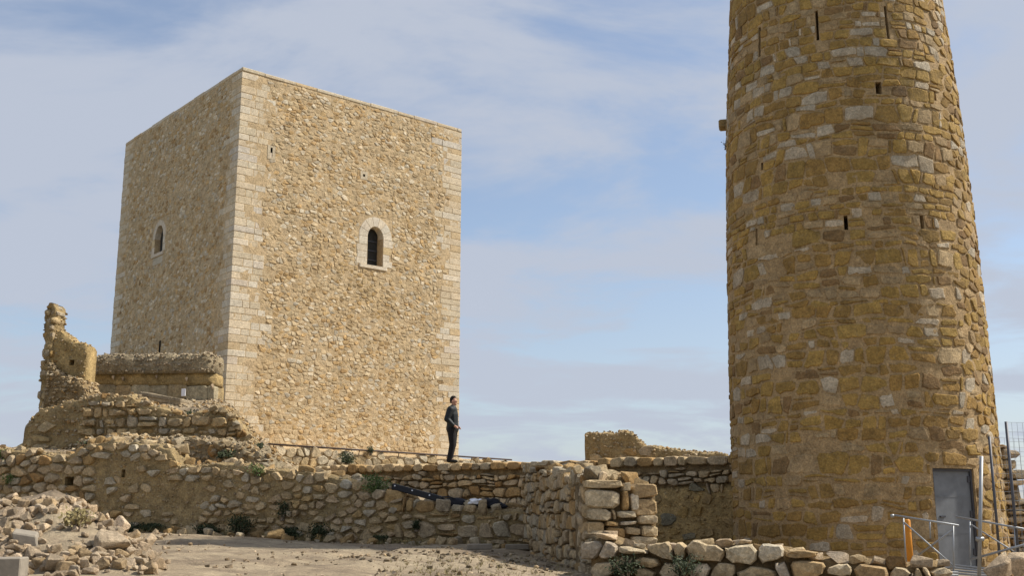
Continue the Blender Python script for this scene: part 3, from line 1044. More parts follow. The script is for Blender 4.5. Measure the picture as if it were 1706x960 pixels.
dz1 = rt_hit(1592, 781)[1]; dz0 = -0.98 + EZ
du0, du1 = rt_hit(1560, 860)[0], rt_hit(1629, 860)[0]
door = (du0, du1, dz0, dz1)
U0, U1 = -math.pi * R0, math.pi * R0
rh = rslits + [door]
S = sorted(set([U0 + (U1 - U0) * i / 190 for i in range(191)] + [x for h in rh for x in h[:2]]))
Z = sorted(set([RZB + (13.1 + 1.15) * i / 150 for i in range(151)] + [x for h in rh for x in h[2:]]))
V, F, cl = [], [], []
k = len(Z)
for s in S:
    t = rt_top(s)
    for z in Z:
        zz = min(z, t); cl.append(z > t)
        sw = s if s < U1 - 1e-6 else U0
        th = sw / R0
        q = Vector((math.cos(th) * 2.6, math.sin(th) * 2.6, zz))
        d = 0.014 * noise.noise(q * 2.6) + 0.010 * noise.noise(q * 6.1) - 0.0045
        V.append(RM(sw, zz, d))
for i in range(len(S) - 1):
    for j in range(k - 1):
        if cl[i * k + j] and cl[(i + 1) * k + j]: continue
        cs, cz = (S[i] + S[i + 1]) / 2, (Z[j] + Z[j + 1]) / 2
        if any(h[0] < cs < h[1] and h[2] < cz < h[3] for h in rh): continue
        F.append((i * k + j, (i + 1) * k + j, (i + 1) * k + j + 1, i * k + j + 1))
n0 = len(V)                                              # parapet thickness: top ring inwards and down
for s in S:
    t = rt_top(s if s < U1 - 1e-6 else U0)
    V.append(RM(s, t, -.02)); V.append(RM(s, t, -.55)); V.append(RM(s, EZ + 11.2, -.55)); 
for i in range(len(S) - 1):
    for a in (0, 1):
        F.append((n0 + i * 3 + a, n0 + (i + 1) * 3 + a, n0 + (i + 1) * 3 + a + 1, n0 + i * 3 + a + 1))
F.append(tuple(n0 + i * 3 + 2 for i in range(len(S) - 1)))
mesh_obj('wall', V, F, 'mortar_tan', rt, None, True)
for h in rslits:
    recess_box(RM, h, -.005, .6, 'mortar_tan', rt)
rr_ = random.Random(31)
OCH = (0.39, 0.258, 0.080); OCH2 = (0.33, 0.210, 0.070); GRY = (0.50, 0.43, 0.325); TAN = (0.42, 0.31, 0.175); BRN = (0.26, 0.165, 0.075)
def rt_col(c, r):
    zr = c[1] - EZ
    g = 0.8 + 1.6 * smooth(6.5, 10, zr) + 0.9 * smooth(-0.3, -1.2, c[0] / R0) + 1.3 * max(0, nz(c[0] * .8, c[1] * .9, 8))
    return pick([(4, OCH), (2.5, OCH2), (0.95 * g, GRY), (1.7, TAN), (.8, BRN)], r, .15, .86)
cells = []
for (za, zb_, w_, h_) in ((RZB, EZ + 1.6, .42, .30), (EZ + 1.6, EZ + 4.0, .37, .24), (EZ + 4.0, EZ + 5.6, .40, .27), (EZ + 5.6, EZ + 6.5, .32, .16), (EZ + 6.5, EZ + 9.0, .38, .26), (EZ + 9.0, EZ + 10.1, .32, .17), (EZ + 10.1, EZ + 13, .38, .29)):
    cells += [(zb_, q) for q in coursed(-2.05 * R0, 0.92 * R0, za, zb_, w_, h_, rr_, .22, .22, .2)]
rav = rslits + [grow(door, .02, .03)]
visr = lambda c: max(0.02, math.cos(c[0] / R0)) 
kp = lambda c: c[1] < rt_top(c[0]) - .08 and rr_.random() > .03
lay(rt, [q for zb_, q in cells if zb_ < EZ + 5.7], RM, rr_, None, gap=.05, cut=.15, rough=.075, proud=.013, depth=.12, tilt=.05, dome=.3, mat='stone_tower', colf=rt_col, keep=kp, avoid=rav, limit=130, vis=visr, pvar=.7)
lay(rt, [q for zb_, q in cells if zb_ >= EZ + 5.7], RM, rr_, None, gap=.03, cut=.15, rough=.06, proud=.014, depth=.12, tilt=.05, dome=.3, mat='stone_tower', colf=rt_col, keep=kp, avoid=rav, limit=105, vis=visr, pvar=.7)
cells = voronoi(0.92 * R0, 2.3 * R0, RZB, EZ + 13, .33, .21, rr_)
lay(rt, cells, RM, rr_, None, gap=.035, cut=.18, rough=.06, proud=.015, depth=.12, tilt=.12, dome=.4, mat='stone_tower', colf=rt_col, keep=kp, avoid=rav, limit=65, vis=lambda c: max(0.02, math.cos(c[0] / R0)), pvar=.6)
# door: lintel, frame, leaf
lint = [(du0 - .12, dz1 + .02), (du1 + .1, dz1 + .02), (du1 + .1, dz1 + .27), (du0 - .12, dz1 + .27)]
pa, pb = RM(du0, dz0), RM(du1, dz0)
FDr = Face(pa.xy, pb.xy)
dr = mesh_obj('door', *box_geo(FDr.M(.02, dz0 + .02, -.10), FDr.t * (FDr.L - .04), -FDr.n * .05, (0, 0, dz1 - dz0 - .04)), 'door_grey', rt)
for (a, b_) in ((.0, .05), (FDr.L - .05, .05)):
    mesh_obj('door_frame', *box_geo(FDr.M(a, dz0, -.06), FDr.t * b_, -FDr.n * .12, (0, 0, dz1 - dz0)), 'steel_dark', dr)
mesh_obj('door_frame', *box_geo(FDr.M(.05, dz1 - .05, -.06), FDr.t * (FDr.L - .1), -FDr.n * .12, (0, 0, .05)), 'steel_dark', dr)
mesh_obj('handle', *box_geo(FDr.M(.16, dz0 + .95, -.07), FDr.t * .12, -FDr.n * .03, (0, 0, .03)), 'steel_dark', dr)
for hz_ in (.25, .95, 1.6):
    mesh_obj('hinge', *box_geo(FDr.M(FDr.L - .10, dz0 + hz_, -.075), FDr.t * .05, -FDr.n * .03, (0, 0, .12), .004), 'steel_dark', dr)
mesh_obj('rib', *box_geo(FDr.M(.06, dz0 + .62, -.096), FDr.t * (FDr.L - .12), -FDr.n * .01, (0, 0, .04)), 'door_grey', dr)
mesh_obj('rib', *box_geo(FDr.M(.06, dz0 + 1.32, -.096), FDr.t * (FDr.L - .12), -FDr.n * .01, (0, 0, .04)), 'door_grey', dr)
recess_box(RM, door, -.005, .45, 'mortar_tan', rt)
# projecting stone on the left flank
u, z = rt_hit(1214, 192)
d0 = RM(-1.50 * R0, z, 0); nn = (d0 - RTC); nn.z = 0; nn.normalize()
v, f = box_geo(d0 - nn * .25 + Vector((0, 0, -.13)) - Vector((-nn.y, nn.x, 0)) * .15, nn * .44, Vector((-nn.y, nn.x, 0)) * .3, (0, 0, .2), .03)
mesh_obj('projecting_stone', v, f, 'stone', rt, [(0.30, .21, .09)] * len(v))

# ------------------------------------------------------------------ front terrace wall (A)
ra = random.Random(41)
wa = thing('terrace_wall', FA.M(FA.L / 2, 0.7, 0), 'long weathered retaining wall at the back of the dirt yard', 'wall')
def az(px): return FA.hit(px, 830)[0]
hA = [rect(FA, 109, 795, 123, 809), rect(FA, 203, 783, 209, 796)]
oA = core(FA, A_TOP, 0.7, .75, 'plaster', wa, recess=.0, res=.13, amp=.035, freq=2.2, drop=.06, holes=hA, hole_depth=.5, ragged=.05)
zlow = .75
def topkeep(prof, m=.06):
    return lambda c: c[1] < interp(prof, c[0]) - m
cells = voronoi(A_TOP[0][0], az(165), zlow, EZ + 2.2, .31, .19, ra)
lay(wa, cells, FA.M, ra, PAL_DRY, gap=.035, cut=.24, rough=.05, proud=.075, depth=.2, tilt=.25, dome=.5, keep=topkeep(A_TOP), avoid=hA, limit=95)
cells = voronoi(az(165), az(660), zlow, EZ + 2.2, .30, .195, ra)
def keepmid(c):
    t = interp(A_TOP, c[0])
    if c[1] > t - .06: return False
    near = t - c[1] < .4
    base = c[1] < 1.55
    k = .30 + .5 * smooth(az(280), az(420), c[0])
    return near or ra.random() < (k + (.3 if base else 0))
lay(wa, cells, FA.M, ra, [(4, (0.43, 0.335, 0.205)), (2, (0.41, 0.32, 0.21)), (1, (0.41, 0.29, 0.14)), (1.5, (0.43, 0.38, 0.29))], gap=.045, cut=.2, rough=.06, proud=.055, depth=.2, tilt=.14, dome=.4, keep=keepmid, avoid=hA, limit=110, pvar=.8)
cells = coursed(az(660), A_TOP[-1][0], zlow, EZ + 1.0, .34, .24, ra, .25, .3, .2)
lay(wa, cells, FA.M, ra, PAL_DRY, gap=.045, cut=.22, rough=.05, proud=.06, depth=.25, tilt=.14, dome=.4, keep=topkeep(A_TOP, .02), limit=90, pvar=.6)
stud(wa, oA, 4200, .035, .14, [(4, (0.38, 0.29, 0.17)), (2, (0.36, 0.28, 0.18)), (1, (0.39, 0.33, 0.23))], ra, sink=.5)
# loose capping stones on its top
for k in range(64):
    s = lerp(A_TOP[0][0] + .3, A_TOP[-1][0] - .3, (k + ra.uniform(.1, .9)) / 64)
    sz = ra.uniform(.22, .46)
    put_rock('cap_stone', ra.choice(ROCKS_DRY), FA.M(s, interp(A_TOP, s) - .03, -ra.uniform(.1, .45)), sz, (ra.uniform(-.3, .3), ra.uniform(-.3, .3), ra.uniform(0, 6)), wa)
# fallen stones at its foot belong to nobody: things of their own
for k in range(58):
    px = ra.uniform(225, 860)
    s = az(px)
    p = FA.M(s, 0, ra.uniform(.08, .55))
    sz = ra.choice((.14, .18, .24, .3, .36, .44)) * (1.0 if px < 640 else .75)
    p.z = ground_h(p.x, p.y) + sz * .16
    o = put_rock('fallen_stone', ra.choice(ROCKS_DRY), p, sz, (ra.uniform(-.3, .3), ra.uniform(-.3, .3), ra.uniform(0, 6)))
    tag(o, 'weathered fallen stone lying along the foot of the long retaining wall', 'stone', 'fallen stones along the foot of the retaining wall')

# ------------------------------------------------------------------ rubble bank above it, bastion, rampart, pillar
bk = thing('rubble_bank', (-8.6, 26.7, 2.6), 'rough grey bank of eroded rubble core above the retaining wall', 'ruin')
FJ = Face(XY(120, 27.0), XY(450, 25.9))
J_TOP = FJ.prof([(120, 752), (140, 735), (165, 730), (200, 727), (228, 735), (240, 731), (300, 732), (360, 735), (400, 742), (430, 755), (450, 776)])
oJ = core(FJ, J_TOP, 2.3, 1.1, 'grey_concretion', bk, name='bank', res=.08, amp=.13, freq=2.4, ragged=.1)
stud(bk, oJ, 1500, .06, .22, PAL_DRY, ra, zmin=2.6)
for k in range(70):
    px = ra.uniform(140, 440)
    s, zt_ = FJ.hit(px, 735)
    t = interp(J_TOP, s)
    z = t - abs(ra.gauss(0, .25))
    put_rock('stone', ra.choice(ROCKS_DRY), FJ.M(s, z, ra.uniform(-.3, .05)), ra.uniform(.16, .42), (ra.uniform(-.5, .5), ra.uniform(-.5, .5), ra.uniform(0, 6)), bk)

bs = thing('bastion_wall', (-10, 28.3, 3.0), 'ruined wall of squared courses with a collapsed end below the square tower', 'ruin')
FF = Face(XY(42, 28.4), XY(432, 27.9))
F_TOP = FF.prof([(42, 706), (55, 692), (70, 680), (90, 672), (130, 663), (170, 657), (205, 656), (235, 668), (262, 678), (310, 690), (345, 682), (365, 676), (385, 690), (405, 715), (432, 752)])
oF = core(FF, F_TOP, 2.6, .9, 'plaster', bs, res=.12, amp=.07, freq=1.8, drop=.03, ragged=.08)
cells = coursed(FF.hit(148, 700)[0], F_TOP[-1][0], 2.7, EZ + 3.3, .33, .245, ra, .2, .2, .2)
lay(bs, cells, FF.M, ra, [(4, (0.39, 0.295, 0.165)), (3, (0.36, 0.28, 0.17)), (1.5, (0.37, 0.25, 0.11)), (2, (0.35, 0.31, 0.24))], gap=.045, cut=.2, rough=.05, proud=.09, depth=.2, tilt=.14, dome=.4,
    keep=lambda c: c[1] < interp(F_TOP, c[0]) - .15, limit=140)
cells = voronoi(F_TOP[0][0], FF.hit(150, 700)[0], 2.7, EZ + 3.3, .5, .33, ra)
lay(bs, cells, FF.M, ra, [(4, (0.39, 0.30, 0.16)), (3, (0.36, 0.29, 0.18))], gap=.06, cut=.25, rough=.07, proud=.04, depth=.2, tilt=.2, dome=.5, keep=lambda c: c[1] < interp(F_TOP, c[0]) - .1 and ra.random() < .6, limit=50)
stud(bs, oF, 1700, .05, .2, PAL_DRY, ra)
for k in range(90):
    px = ra.uniform(345, 428) if k < 62 else ra.uniform(60, 345)
    s = FF.hit(px, 700)[0]
    t = interp(F_TOP, s)
    put_rock('rubble_stone', ra.choice(ROCKS_DRY), FF.M(s, t - (abs(ra.gauss(0, .3)) if k < 62 else .04), ra.uniform(-.5, .12)), ra.uniform(.14, .34), (ra.uniform(-.5, .5), ra.uniform(-.5, .5), ra.uniform(0, 6)), bs)

rw = thing('rampart_wall', (-11.5, 31.2, 4.0), 'long horizontal rampart fragment with a thick rough grey top beside the square tower', 'ruin')
FG = Face(XY(150, 31.3), XY(358, 30.9))
def slab(face, x0, x1, y0, y1, d, thick, mat, amp, name, parent, round_=.25, res=.09, cornerx=0.3):
    """lumpy horizontal mass with rounded edges, on a face, between pixel rows"""
    s0, z1 = face.hit(x0, y0); s1, _ = face.hit(x1, y0); z0 = face.hit((x0 + x1) / 2, y1)[1]
    z1 = face.hit((x0 + x1) / 2, y0)[1]
    ns = int((s1 - s0) / res)
    h = z1 - z0
    sec = []
    m = 14
    for a in range(m):                                    # rounded box section: front, top, back
        t = a / (m - 1)
        per = t * (2 * h + thick)
        if per < h: x, y = 0.0, per
        elif per < h + thick: x, y = per - h, h
        else: x, y = thick, h - (per - h - thick)
        r = min(round_, h / 2)
        cx_, cy_ = min(max(x, r), thick - r), min(max(y, 0), h - r)
        dx, dy = x - cx_, y - cy_
        l = math.hypot(dx, dy)
        if l > 1e-6 and y > h - r: x, y = cx_ + dx / l * min(r, l), cy_ + dy / l * min(r, l)
        sec.append((x, y))
    V, F = [], []
    for i in range(ns + 1):
        s = lerp(s0, s1, i / ns)
        e = min(1.0, min(s - s0, s1 - s) / cornerx + .05)
        sh = (1 - math.sqrt(1 - (1 - e) ** 2)) if e < 1 else 0
        for x, y in sec:
            yy = y - sh * .35 * h * (y / h); xx = lerp(x, thick / 2, sh * .6)
            p = face.M(s, z0 + yy, d - xx)
            nv = noise.noise(p * 2.6) + .6 * noise.noise(p * 6.3) + .35 * noise.noise(p * 13)
            V.append(p + (face.n * (1 if x < thick / 2 else -1) + Vector((0, 0, 1 if y > h * .6 else 0))) * amp * nv)
    for i in range(ns):
        for a in range(m - 1):
            F.append((i * m + a, (i + 1) * m + a, (i + 1) * m + a + 1, i * m + a + 1))
        F.append((i * m + m - 1, (i + 1) * m + m - 1, (i + 1) * m, i * m))
    F.append(tuple(range(m))); F.append(tuple(range(ns * m, ns * m + m))[::-1])
    return mesh_obj(name, V, F, mat, parent, None, True)
oG = slab(FG, 151, 357.5, 590, 623, .12, 1.1, 'grey_concretion', .075, 'capping', rw, round_=.3)
slab(FG, 153, 357, 619, 643, -.02, .9, 'ochre', .055, 'earth_course', rw, round_=.1, cornerx=.15)
slab(FG, 140, 357, 638, 690, -.08, .9, 'plaster', .03, 'footing', rw, round_=.05, cornerx=.1)
stud(rw, oG, 1500, .04, .16, [(3, (0.37, 0.31, 0.225)), (2, (0.33, 0.27, 0.19)), (1, (0.42, 0.36, 0.27))], ra)
bx = 140
while bx < 350:
    w_ = ra.uniform(20, 42)
    a0, z1 = FG.hit(bx, 640 + ra.uniform(0, 4)); a1, z0 = FG.hit(min(bx + w_, 357), 668)
    poly = dress([(a0, z0), (a1, z0), (a1, z1), (a0, z1)], .03, .1, .02, ra)
    if poly and a1 - a0 > .1:
        gg = stone_geo(poly, FG.M, .03, .3, ra, .08)
        mesh_obj('block', gg[0], gg[1], 'stone', rw, [pick([(2, (0.37, 0.29, 0.17)), (2, (0.36, 0.31, 0.21))], ra)] * len(gg[0]))
    bx += w_
for (px, py) in ((190, 630), (206, 632), (312, 633), (355, 645), (262, 629)):
    s, z = FG.hit(px, py)
    put_rock('embedded_stone', ROCKS[3], FG.M(s, z, .03), ra.uniform(.1, .2), (1, 2, 3), rw)
s, z = FG.hit(311.5, 662)
pq = FG.M(s, z, .22)
v, f = box_geo(pq - FG.t * .07, FG.t * .12, FG.n * .03, (0, 0, .21), .006)
tag(mesh_obj('marker_plate', v, f, 'white', None), 'small white plate standing against the foot of the rampart fragment', 'plate')
for k, (x0, y0, x1, y1) in enumerate(((232, 654, 300, 668), (238, 661, 300, 674), (250, 668, 298, 680))):
    a = P(x0, y0, 29.9); b = P(x1, y1, 29.5)
    d = (b - a); v, f = box_geo(a - Vector((0, 0, .07)), d, Vector((0.15, .6, 0)), (0, 0, .11), .02)
    v = [q + Vector((nz(q.x * 3, q.y * 3, q.z * 4), nz(q.x * 3, q.z * 3, 5), nz(q.y * 3, q.x * 3, 8))) * .04 for q in v]
    tag(mesh_obj('stone_slab', v, f, 'stone', None, [pick(PAL_DRY, ra)] * len(v)), 'flat bedded stone slab tilted on the bank below the rampart fragment', 'slab', 'tilted slabs on the bank')

pi = thing('ruined_pillar', (-12.6, 29.5, 3.2), 'tall jagged finger of ruined masonry with an eroded earthen wall stub', 'ruin')
FH = Face(XY(60, 29.7), XY(148, 29.5))
H2 = FH.prof([(86, 552), (95, 552), (112, 560), (122, 572), (135, 573), (144, 576), (145, 580)])
oH = core(FH, H2, 3.6, .55, 'ochre', pi, name='wall_stub', res=.08, amp=.06, freq=2.2, ragged=.03, holes=[rect(FH, 116, 600, 124, 609)])
H3 = FH.prof([(87, 612), (95, 618), (118, 632), (143, 640), (150, 655)])
oH3 = core(FH, H3, 3.4, .9, 'earth_fill', pi, name='footing', recess=-.25, res=.1, amp=.09, freq=2.0, ragged=.06)
H1 = FH.prof([(66, 680), (69, 640), (70, 600), (71, 560), (76, 520), (82, 510), (92, 510), (97, 530), (96, 555), (99, 600), (98, 660), (97, 690)])
sp = [(y, xa, xb) for y, xa, xb in ((507, 79, 95), (516, 77, 99), (528, 75, 100), (540, 74, 98), (552, 72, 95), (566, 71, 93), (581, 71, 92), (597, 71, 91), (614, 68, 91), (632, 66, 88), (650, 65, 87), (668, 64, 87), (690, 63, 88))]
V, F = [], []
rows_ = []
for k_ in range(41):
    y = lerp(507, 692, k_ / 40)
    xa = interp([(q[0], q[1]) for q in sp], y); xb = interp([(q[0], q[2]) for q in sp], y)
    (a0, z0), (a1, _) = FH.hit(xa, y), FH.hit(xb, y)
    for m_ in range(20):
        t = 2 * math.pi * m_ / 20
        cx_, cy_ = math.cos(t), math.sin(t)
        sq_ = max(abs(cx_), abs(cy_)) ** .75
        p = FH.M((a0 + a1) / 2 + (a1 - a0) / 2 * cx_ / sq_ * (.55 if k_ == 0 else 1), z0, -.2 - .33 * cy_ / sq_)
        q = p * 2.6
        ledge = .5 * nz(p.z * 7.0, 3.1, 0) + .5 * nz(p.z * 3.0, 1.1, 4)
        d = Vector((p.x, p.y, 0)) - Vector(FH.M((a0 + a1) / 2, z0, -.2)).xy.to_3d()
        V.append(p + d.normalized() * (.07 * noise.noise(q) + .07 * noise.noise(q * 2.3) + .07 * ledge - .05) + Vector((0, 0, .04 * noise.noise(q * 1.7))))
for k_ in range(40):
    for m_ in range(20):
        n_ = (m_ + 1) % 20
        F.append((k_ * 20 + m_, k_ * 20 + n_, (k_ + 1) * 20 + n_, (k_ + 1) * 20 + m_))
F.append(tuple(range(20))); F.append(tuple(range(800, 820))[::-1])
pier = mesh_obj('pier', V, F, 'plaster', pi, None, True)
stud(pi, pier, 420, .05, .17, PAL_DRY, ra, sink=.55)
for (y0, xa, xb), (y1, _, _) in zip(sp, sp[1:]):
    xs_ = xa + 1
    while xs_ < xb - 4:
        w_ = ra.uniform(6, 13)
        if ra.random() < .75:
            a0, z1 = FH.hit(xs_, y0 + ra.uniform(0, 3)); a1, z0 = FH.hit(min(xs_ + w_, xb), y1)
            poly = dress([(a0, z0), (a1, z0), (a1, z1), (a0, z1)], .03, .24, .08, ra)
            if poly:
                gg = stone_geo(poly, FH.M, ra.uniform(.06, .14), .3, ra, .3, .5)
                mesh_obj('stone', gg[0], gg[1], 'stone', pi, [pick([(2, (0.40, 0.31, 0.18)), (2, (0.37, 0.32, 0.24)), (1, (0.40, 0.27, 0.11))], ra)] * len(gg[0]))
        xs_ += w_
stud(pi, oH, 350, .04, .13, PAL_DRY, ra); stud(pi, oH3, 700, .05, .2, PAL_DRY, ra)
# ------------------------------------------------------------------ back terrace wall (B), cross wall (C), low wall (D), far ruin (E), right ruin (K)
rb = random.Random(51)
wb = thing('upper_wall', FB.M(FB.L / 2, 0.6, 0), 'dry stone wall carrying the upper terrace, running to the round tower', 'wall')
B_ALL = B_TOP
core(FB, B_ALL, 0.55, .7, 'earth_fill', wb, recess=.10, res=.18, amp=.03, drop=.1)
s_pl = FB.hit(1085, 830)[0]; z_pl = FB.hit(1150, 816)[1]
cells = coursed(B_TOP[0][0], B_TOP[-1][0], 1.7, EZ + 1.10, .30, .195, rb, .35, .3, .3)
lay(wb, cells, FB.M, rb, PAL_DRY, gap=.026, cut=.25, rough=.05, proud=.05, depth=.24, tilt=.2, dome=.5, keep=lambda c: not (c[0] > s_pl and c[1] < z_pl), limit=230)
# capping course
s = B_TOP[0][0]
while s < B_TOP[-1][0] - .1:
    w_ = rb.uniform(.2, .5)
    zt_ = interp(B_TOP, s + w_ / 2)
    poly = dress([(s, EZ + 1.14 - .0), (s + w_, EZ + 1.14), (s + w_, zt_ + rb.uniform(-.05, .03)), (s, zt_ + rb.uniform(-.05, .03))], .025, .2, .04, rb)
    if poly:
        gg = stone_geo(poly, FB.M, .05, .55, rb, .1, .3)
        mesh_obj('cap_stone', gg[0], gg[1], 'stone', wb, [pick(PAL_DRY, rb)] * len(gg[0]))
    s += w_
# old rendered masonry below, near the tower
PPL = [(s_pl - .4, z_pl), (FB.L + .3, z_pl + .06)]
oBp = core(FB, PPL, 0.5, .3, 'ochre', wb, name='old_render', recess=-.0, res=.1, amp=.045, freq=2.0, drop=.02)
stud(wb, oBp, 500, .05, .2, [(3, (0.38, 0.27, 0.12)), (2, (0.33, 0.25, 0.13))], rb, sink=.5)
cells = voronoi(s_pl, FB.L, .6, z_pl, .42, .26, rb)
lay(wb, cells, FB.M, rb, [(3, (0.36, 0.25, 0.10)), (2, (0.30, 0.22, 0.11)), (1, (0.2, 0.19, 0.14))], gap=.07, cut=.25, rough=.07, proud=.045, depth=.1, tilt=.15, dome=.4, keep=lambda c: rb.random() < .5, limit=40, name='embedded_stone')

wc = thing('cross_wall', FC.M(FC.L / 2, 0.65, -.4), 'thick stone wall projecting into the yard with a squared stone end', 'wall')
C_TOP = FC.prof([(872, 776), (885, 775), (910, 778), (930, 780), (948, 781), (962, 788), (975, 792)])
core(FC, C_TOP, .55, .95, 'earth_fill', wc, recess=.08, res=.15, amp=.03, drop=.1, s1=FC.L - .45)
cells = coursed(0, FC.L - .02, .6, EZ + 1.4, .30, .20, rb, .3, .3, .25)
lay(wc, cells, FC.M, rb, PAL_DRY, gap=.028, cut=.22, rough=.05, proud=.032, depth=.24, tilt=.2, dome=.5, keep=topkeep(C_TOP, .05), limit=230)
for k in range(26):
    s = FC.L * (k + rb.uniform(.1, .9)) / 26
    put_rock('cap_stone', rb.choice(ROCKS_DRY), FC.M(s, interp(C_TOP, s) - .06, -rb.uniform(.1, .8)), rb.uniform(.24, .42), (rb.uniform(-.3, .3), rb.uniform(-.3, .3), rb.uniform(0, 6)), wc)
CE_TOP = FCE.prof([(975, 797), (1008, 797), (1022, 800), (1036, 808), (1095, 808)])
core(FCE, CE_TOP, .5, .5, 'earth_fill', wc, name='end_core', recess=.10, res=.12, amp=.02, drop=.08)
# the end face: stones as they stand in the photograph (pixel corners)
ENDS = [(975, 798, 1036, 814), (1036, 806, 1050, 820), (1052, 806, 1095, 831), (975, 815, 1033, 847), (1034, 818, 1048, 850), (1049, 822, 1064, 852), (1052, 832, 1095, 860), (975, 848, 1017, 869), (1018, 850, 1026, 868),
        (1027, 852, 1060, 865), (1061, 861, 1095, 875), (1008, 869, 1032, 878), (1033, 867, 1060, 876), (975, 870, 1007, 896), (1009, 879, 1040, 900), (1041, 877, 1066, 893), (1067, 876, 1095, 898), (1050, 894, 1095, 910),
        (975, 897, 1012, 917), (1013, 901, 1049, 920), (1050, 911, 1095, 932), (975, 918, 1020, 940), (1021, 921, 1060, 945), (1061, 933, 1095, 955), (975, 941, 1010, 960), (1011, 946, 1055, 965)]
for (x0, y0, x1, y1) in ENDS:
    a0, z1 = FCE.hit(x0, y0); a1, z0 = FCE.hit(x1, y1)
    j = lambda: rb.uniform(-.02, .02)
    poly = dress([(a0 + j(), z0 + j()), (a1 + j(), z0 + j()), (a1 + j(), z1 + j()), (a0 + j(), z1 + j())], .018, .16, .03, rb)
    if poly:
        gg = stone_geo(poly, FCE.M, .05, .4, rb, .12, .4)
        mesh_obj('end_stone', gg[0], gg[1], 'stone', wc, [pick(PAL_PALE, rb)] * len(gg[0]))
for (px, py, sz, me) in ((993, 787, .32, 3), (1026, 796, .17, 5), (1031, 790, .15, 9), (966, 783, .22, 2), (1042, 812, .15, 7)):
    s, z = FCE.hit(px, py)
    put_rock('cap_stone', ROCKS_DRY[me], FCE.M(s, z, -.12), sz, (0.2, .1, px), wc)

wd = thing('low_wall', FD.M(FD.L / 2, 0.5, 0), 'low dry stone wall of big pale stones in front of the round tower', 'wall')
D_TOP = FD.prof([(982, 884), (1005, 880), (1030, 892), (1075, 903), (1110, 905), (1140, 899), (1185, 896), (1232, 893), (1262, 902), (1300, 898), (1338, 912), (1400, 919), (1455, 922), (1500, 927), (1574, 926)])
core(FD, D_TOP, .45, .6, 'earth_fill', wd, recess=.10, res=.15, amp=.03, drop=.14)
cells = coursed(0, FD.L, .42, EZ + .1, .33, .215, rb, .35, .25, .3)
def d_col(c, r): return pick(PAL_PALE + [(1.5, (0.38, 0.33, 0.26))], r)
lay(wd, cells, FD.M, rb, None, gap=.025, cut=.28, rough=.05, proud=.08, depth=.26, tilt=.22, dome=.6, keep=topkeep(D_TOP, .09), colf=d_col, limit=200)
s = 0.05; k = 0
while s < FD.L - .1:
    w_ = rb.uniform(.18, .36)
    o = put_rock('cap_stone', rb.choice(ROCKS_DRY if rb.random() < .3 else ROCKS), FD.M(s + w_ / 2, interp(D_TOP, s + w_ / 2) - .10, -rb.uniform(.08, .2)), w_ * 1.12, (rb.uniform(-.2, .2), rb.uniform(-.2, .2), rb.uniform(-.4, .4)), wd, (1, 1, rb.uniform(.55, .9)))
    if rb.random() < .8:
        put_rock('cap_stone', rb.choice(ROCKS), FD.M(s + w_ / 2, interp(D_TOP, s + w_ / 2) - .13, -rb.uniform(.38, .5)), w_, (rb.uniform(-.2, .2), rb.uniform(-.2, .2), rb.uniform(0, 6)), wd, (1, 1, .8))
    s += w_ * .92

fr = thing('far_ruin', P(1060, 765, 40.0), 'stump of a ruined wall rising behind the upper terrace wall', 'ruin')
FE = Face(XY(974, 40.0), XY(1210, 38.5))
E_TOP = FE.prof([(974, 724), (990, 723), (1050, 722.5), (1062, 732), (1078, 744), (1110, 749), (1150, 753), (1210, 758)])
oE = core(FE, E_TOP, 2.4, .9, 'plaster', fr, res=.14, amp=.08, freq=1.8, ragged=.09)
stud(fr, oE, 900, .06, .22, PAL_DRY, rb)
cells = voronoi(0, FE.L, 2.6, EZ + 3.4, .55, .36, rb)
lay(fr, cells, FE.M, rb, PAL_DRY, gap=.06, cut=.25, rough=.06, proud=.06, depth=.2, tilt=.25, keep=lambda c: c[1] < interp(E_TOP, c[0]) - .12 and rb.random() < .6, limit=80)

kr = thing('corner_ruin', P(1690, 900, 26.5), 'stack of thin ruined stone courses behind the mesh fence', 'ruin')
FK = Face(XY(1628, 26.4), XY(1745, 26.9))
K_TOP = FK.prof([(1628, 752), (1650, 742), (1668, 739), (1690, 742), (1697, 760), (1699, 800), (1706, 830), (1745, 838)])
core(FK, K_TOP, .5, .8, 'earth_fill', kr, recess=.1, res=.12, amp=.05, drop=.05)
cells = coursed(0, FK.L, .6, EZ + 1.9, .42, .2, rb, .3, .2, .2)
lay(kr, cells, FK.M, rb, PAL_DRY, gap=.035, cut=.22, rough=.06, proud=.08, depth=.25, tilt=.22, keep=topkeep(K_TOP, .04), limit=120)
#==OBJECTS==
# ------------------------------------------------------------------ rubble heap and loose stones
rh_ = random.Random(61)
def soil_h(X, Y): return ground_h(X, Y) + heap_h(X, Y)
hx = [-9.5 + .11 * i for i in range(int(6.2 / .11))]; hy = [11.3 + .11 * i for i in range(int(5.2 / .11))]
hv, hf = [], []
for x in hx:
    for y in hy:
        h = heap_h(x, y)
        hv.append((x, y, ground_h(x, y) + (h if h > .015 else -.06) + .03 * nz(x * 5, y * 5, 1)))
kk = len(hy)
for i in range(len(hx) - 1):
    for j in range(kk - 1):
        hf.append((i * kk + j, (i + 1) * kk + j, (i + 1) * kk + j + 1, i * kk + j + 1))
mo = mesh_obj('soil_mound', hv, hf, 'ground', None, None, True)
tag(mo, 'mound of dry soil under the heap of broken pale stones', 'mound')
def march(px, py, hf_, y0=9.0, y1=27.0):
    r = ray(px, py)
    Y = y0
    while Y < y1:
        k = Y / r.y
        if r.z * k + EZ < hf_(r.x * k, Y): return Vector((r.x * k, Y, r.z * k + EZ))
        Y += .06
    return None
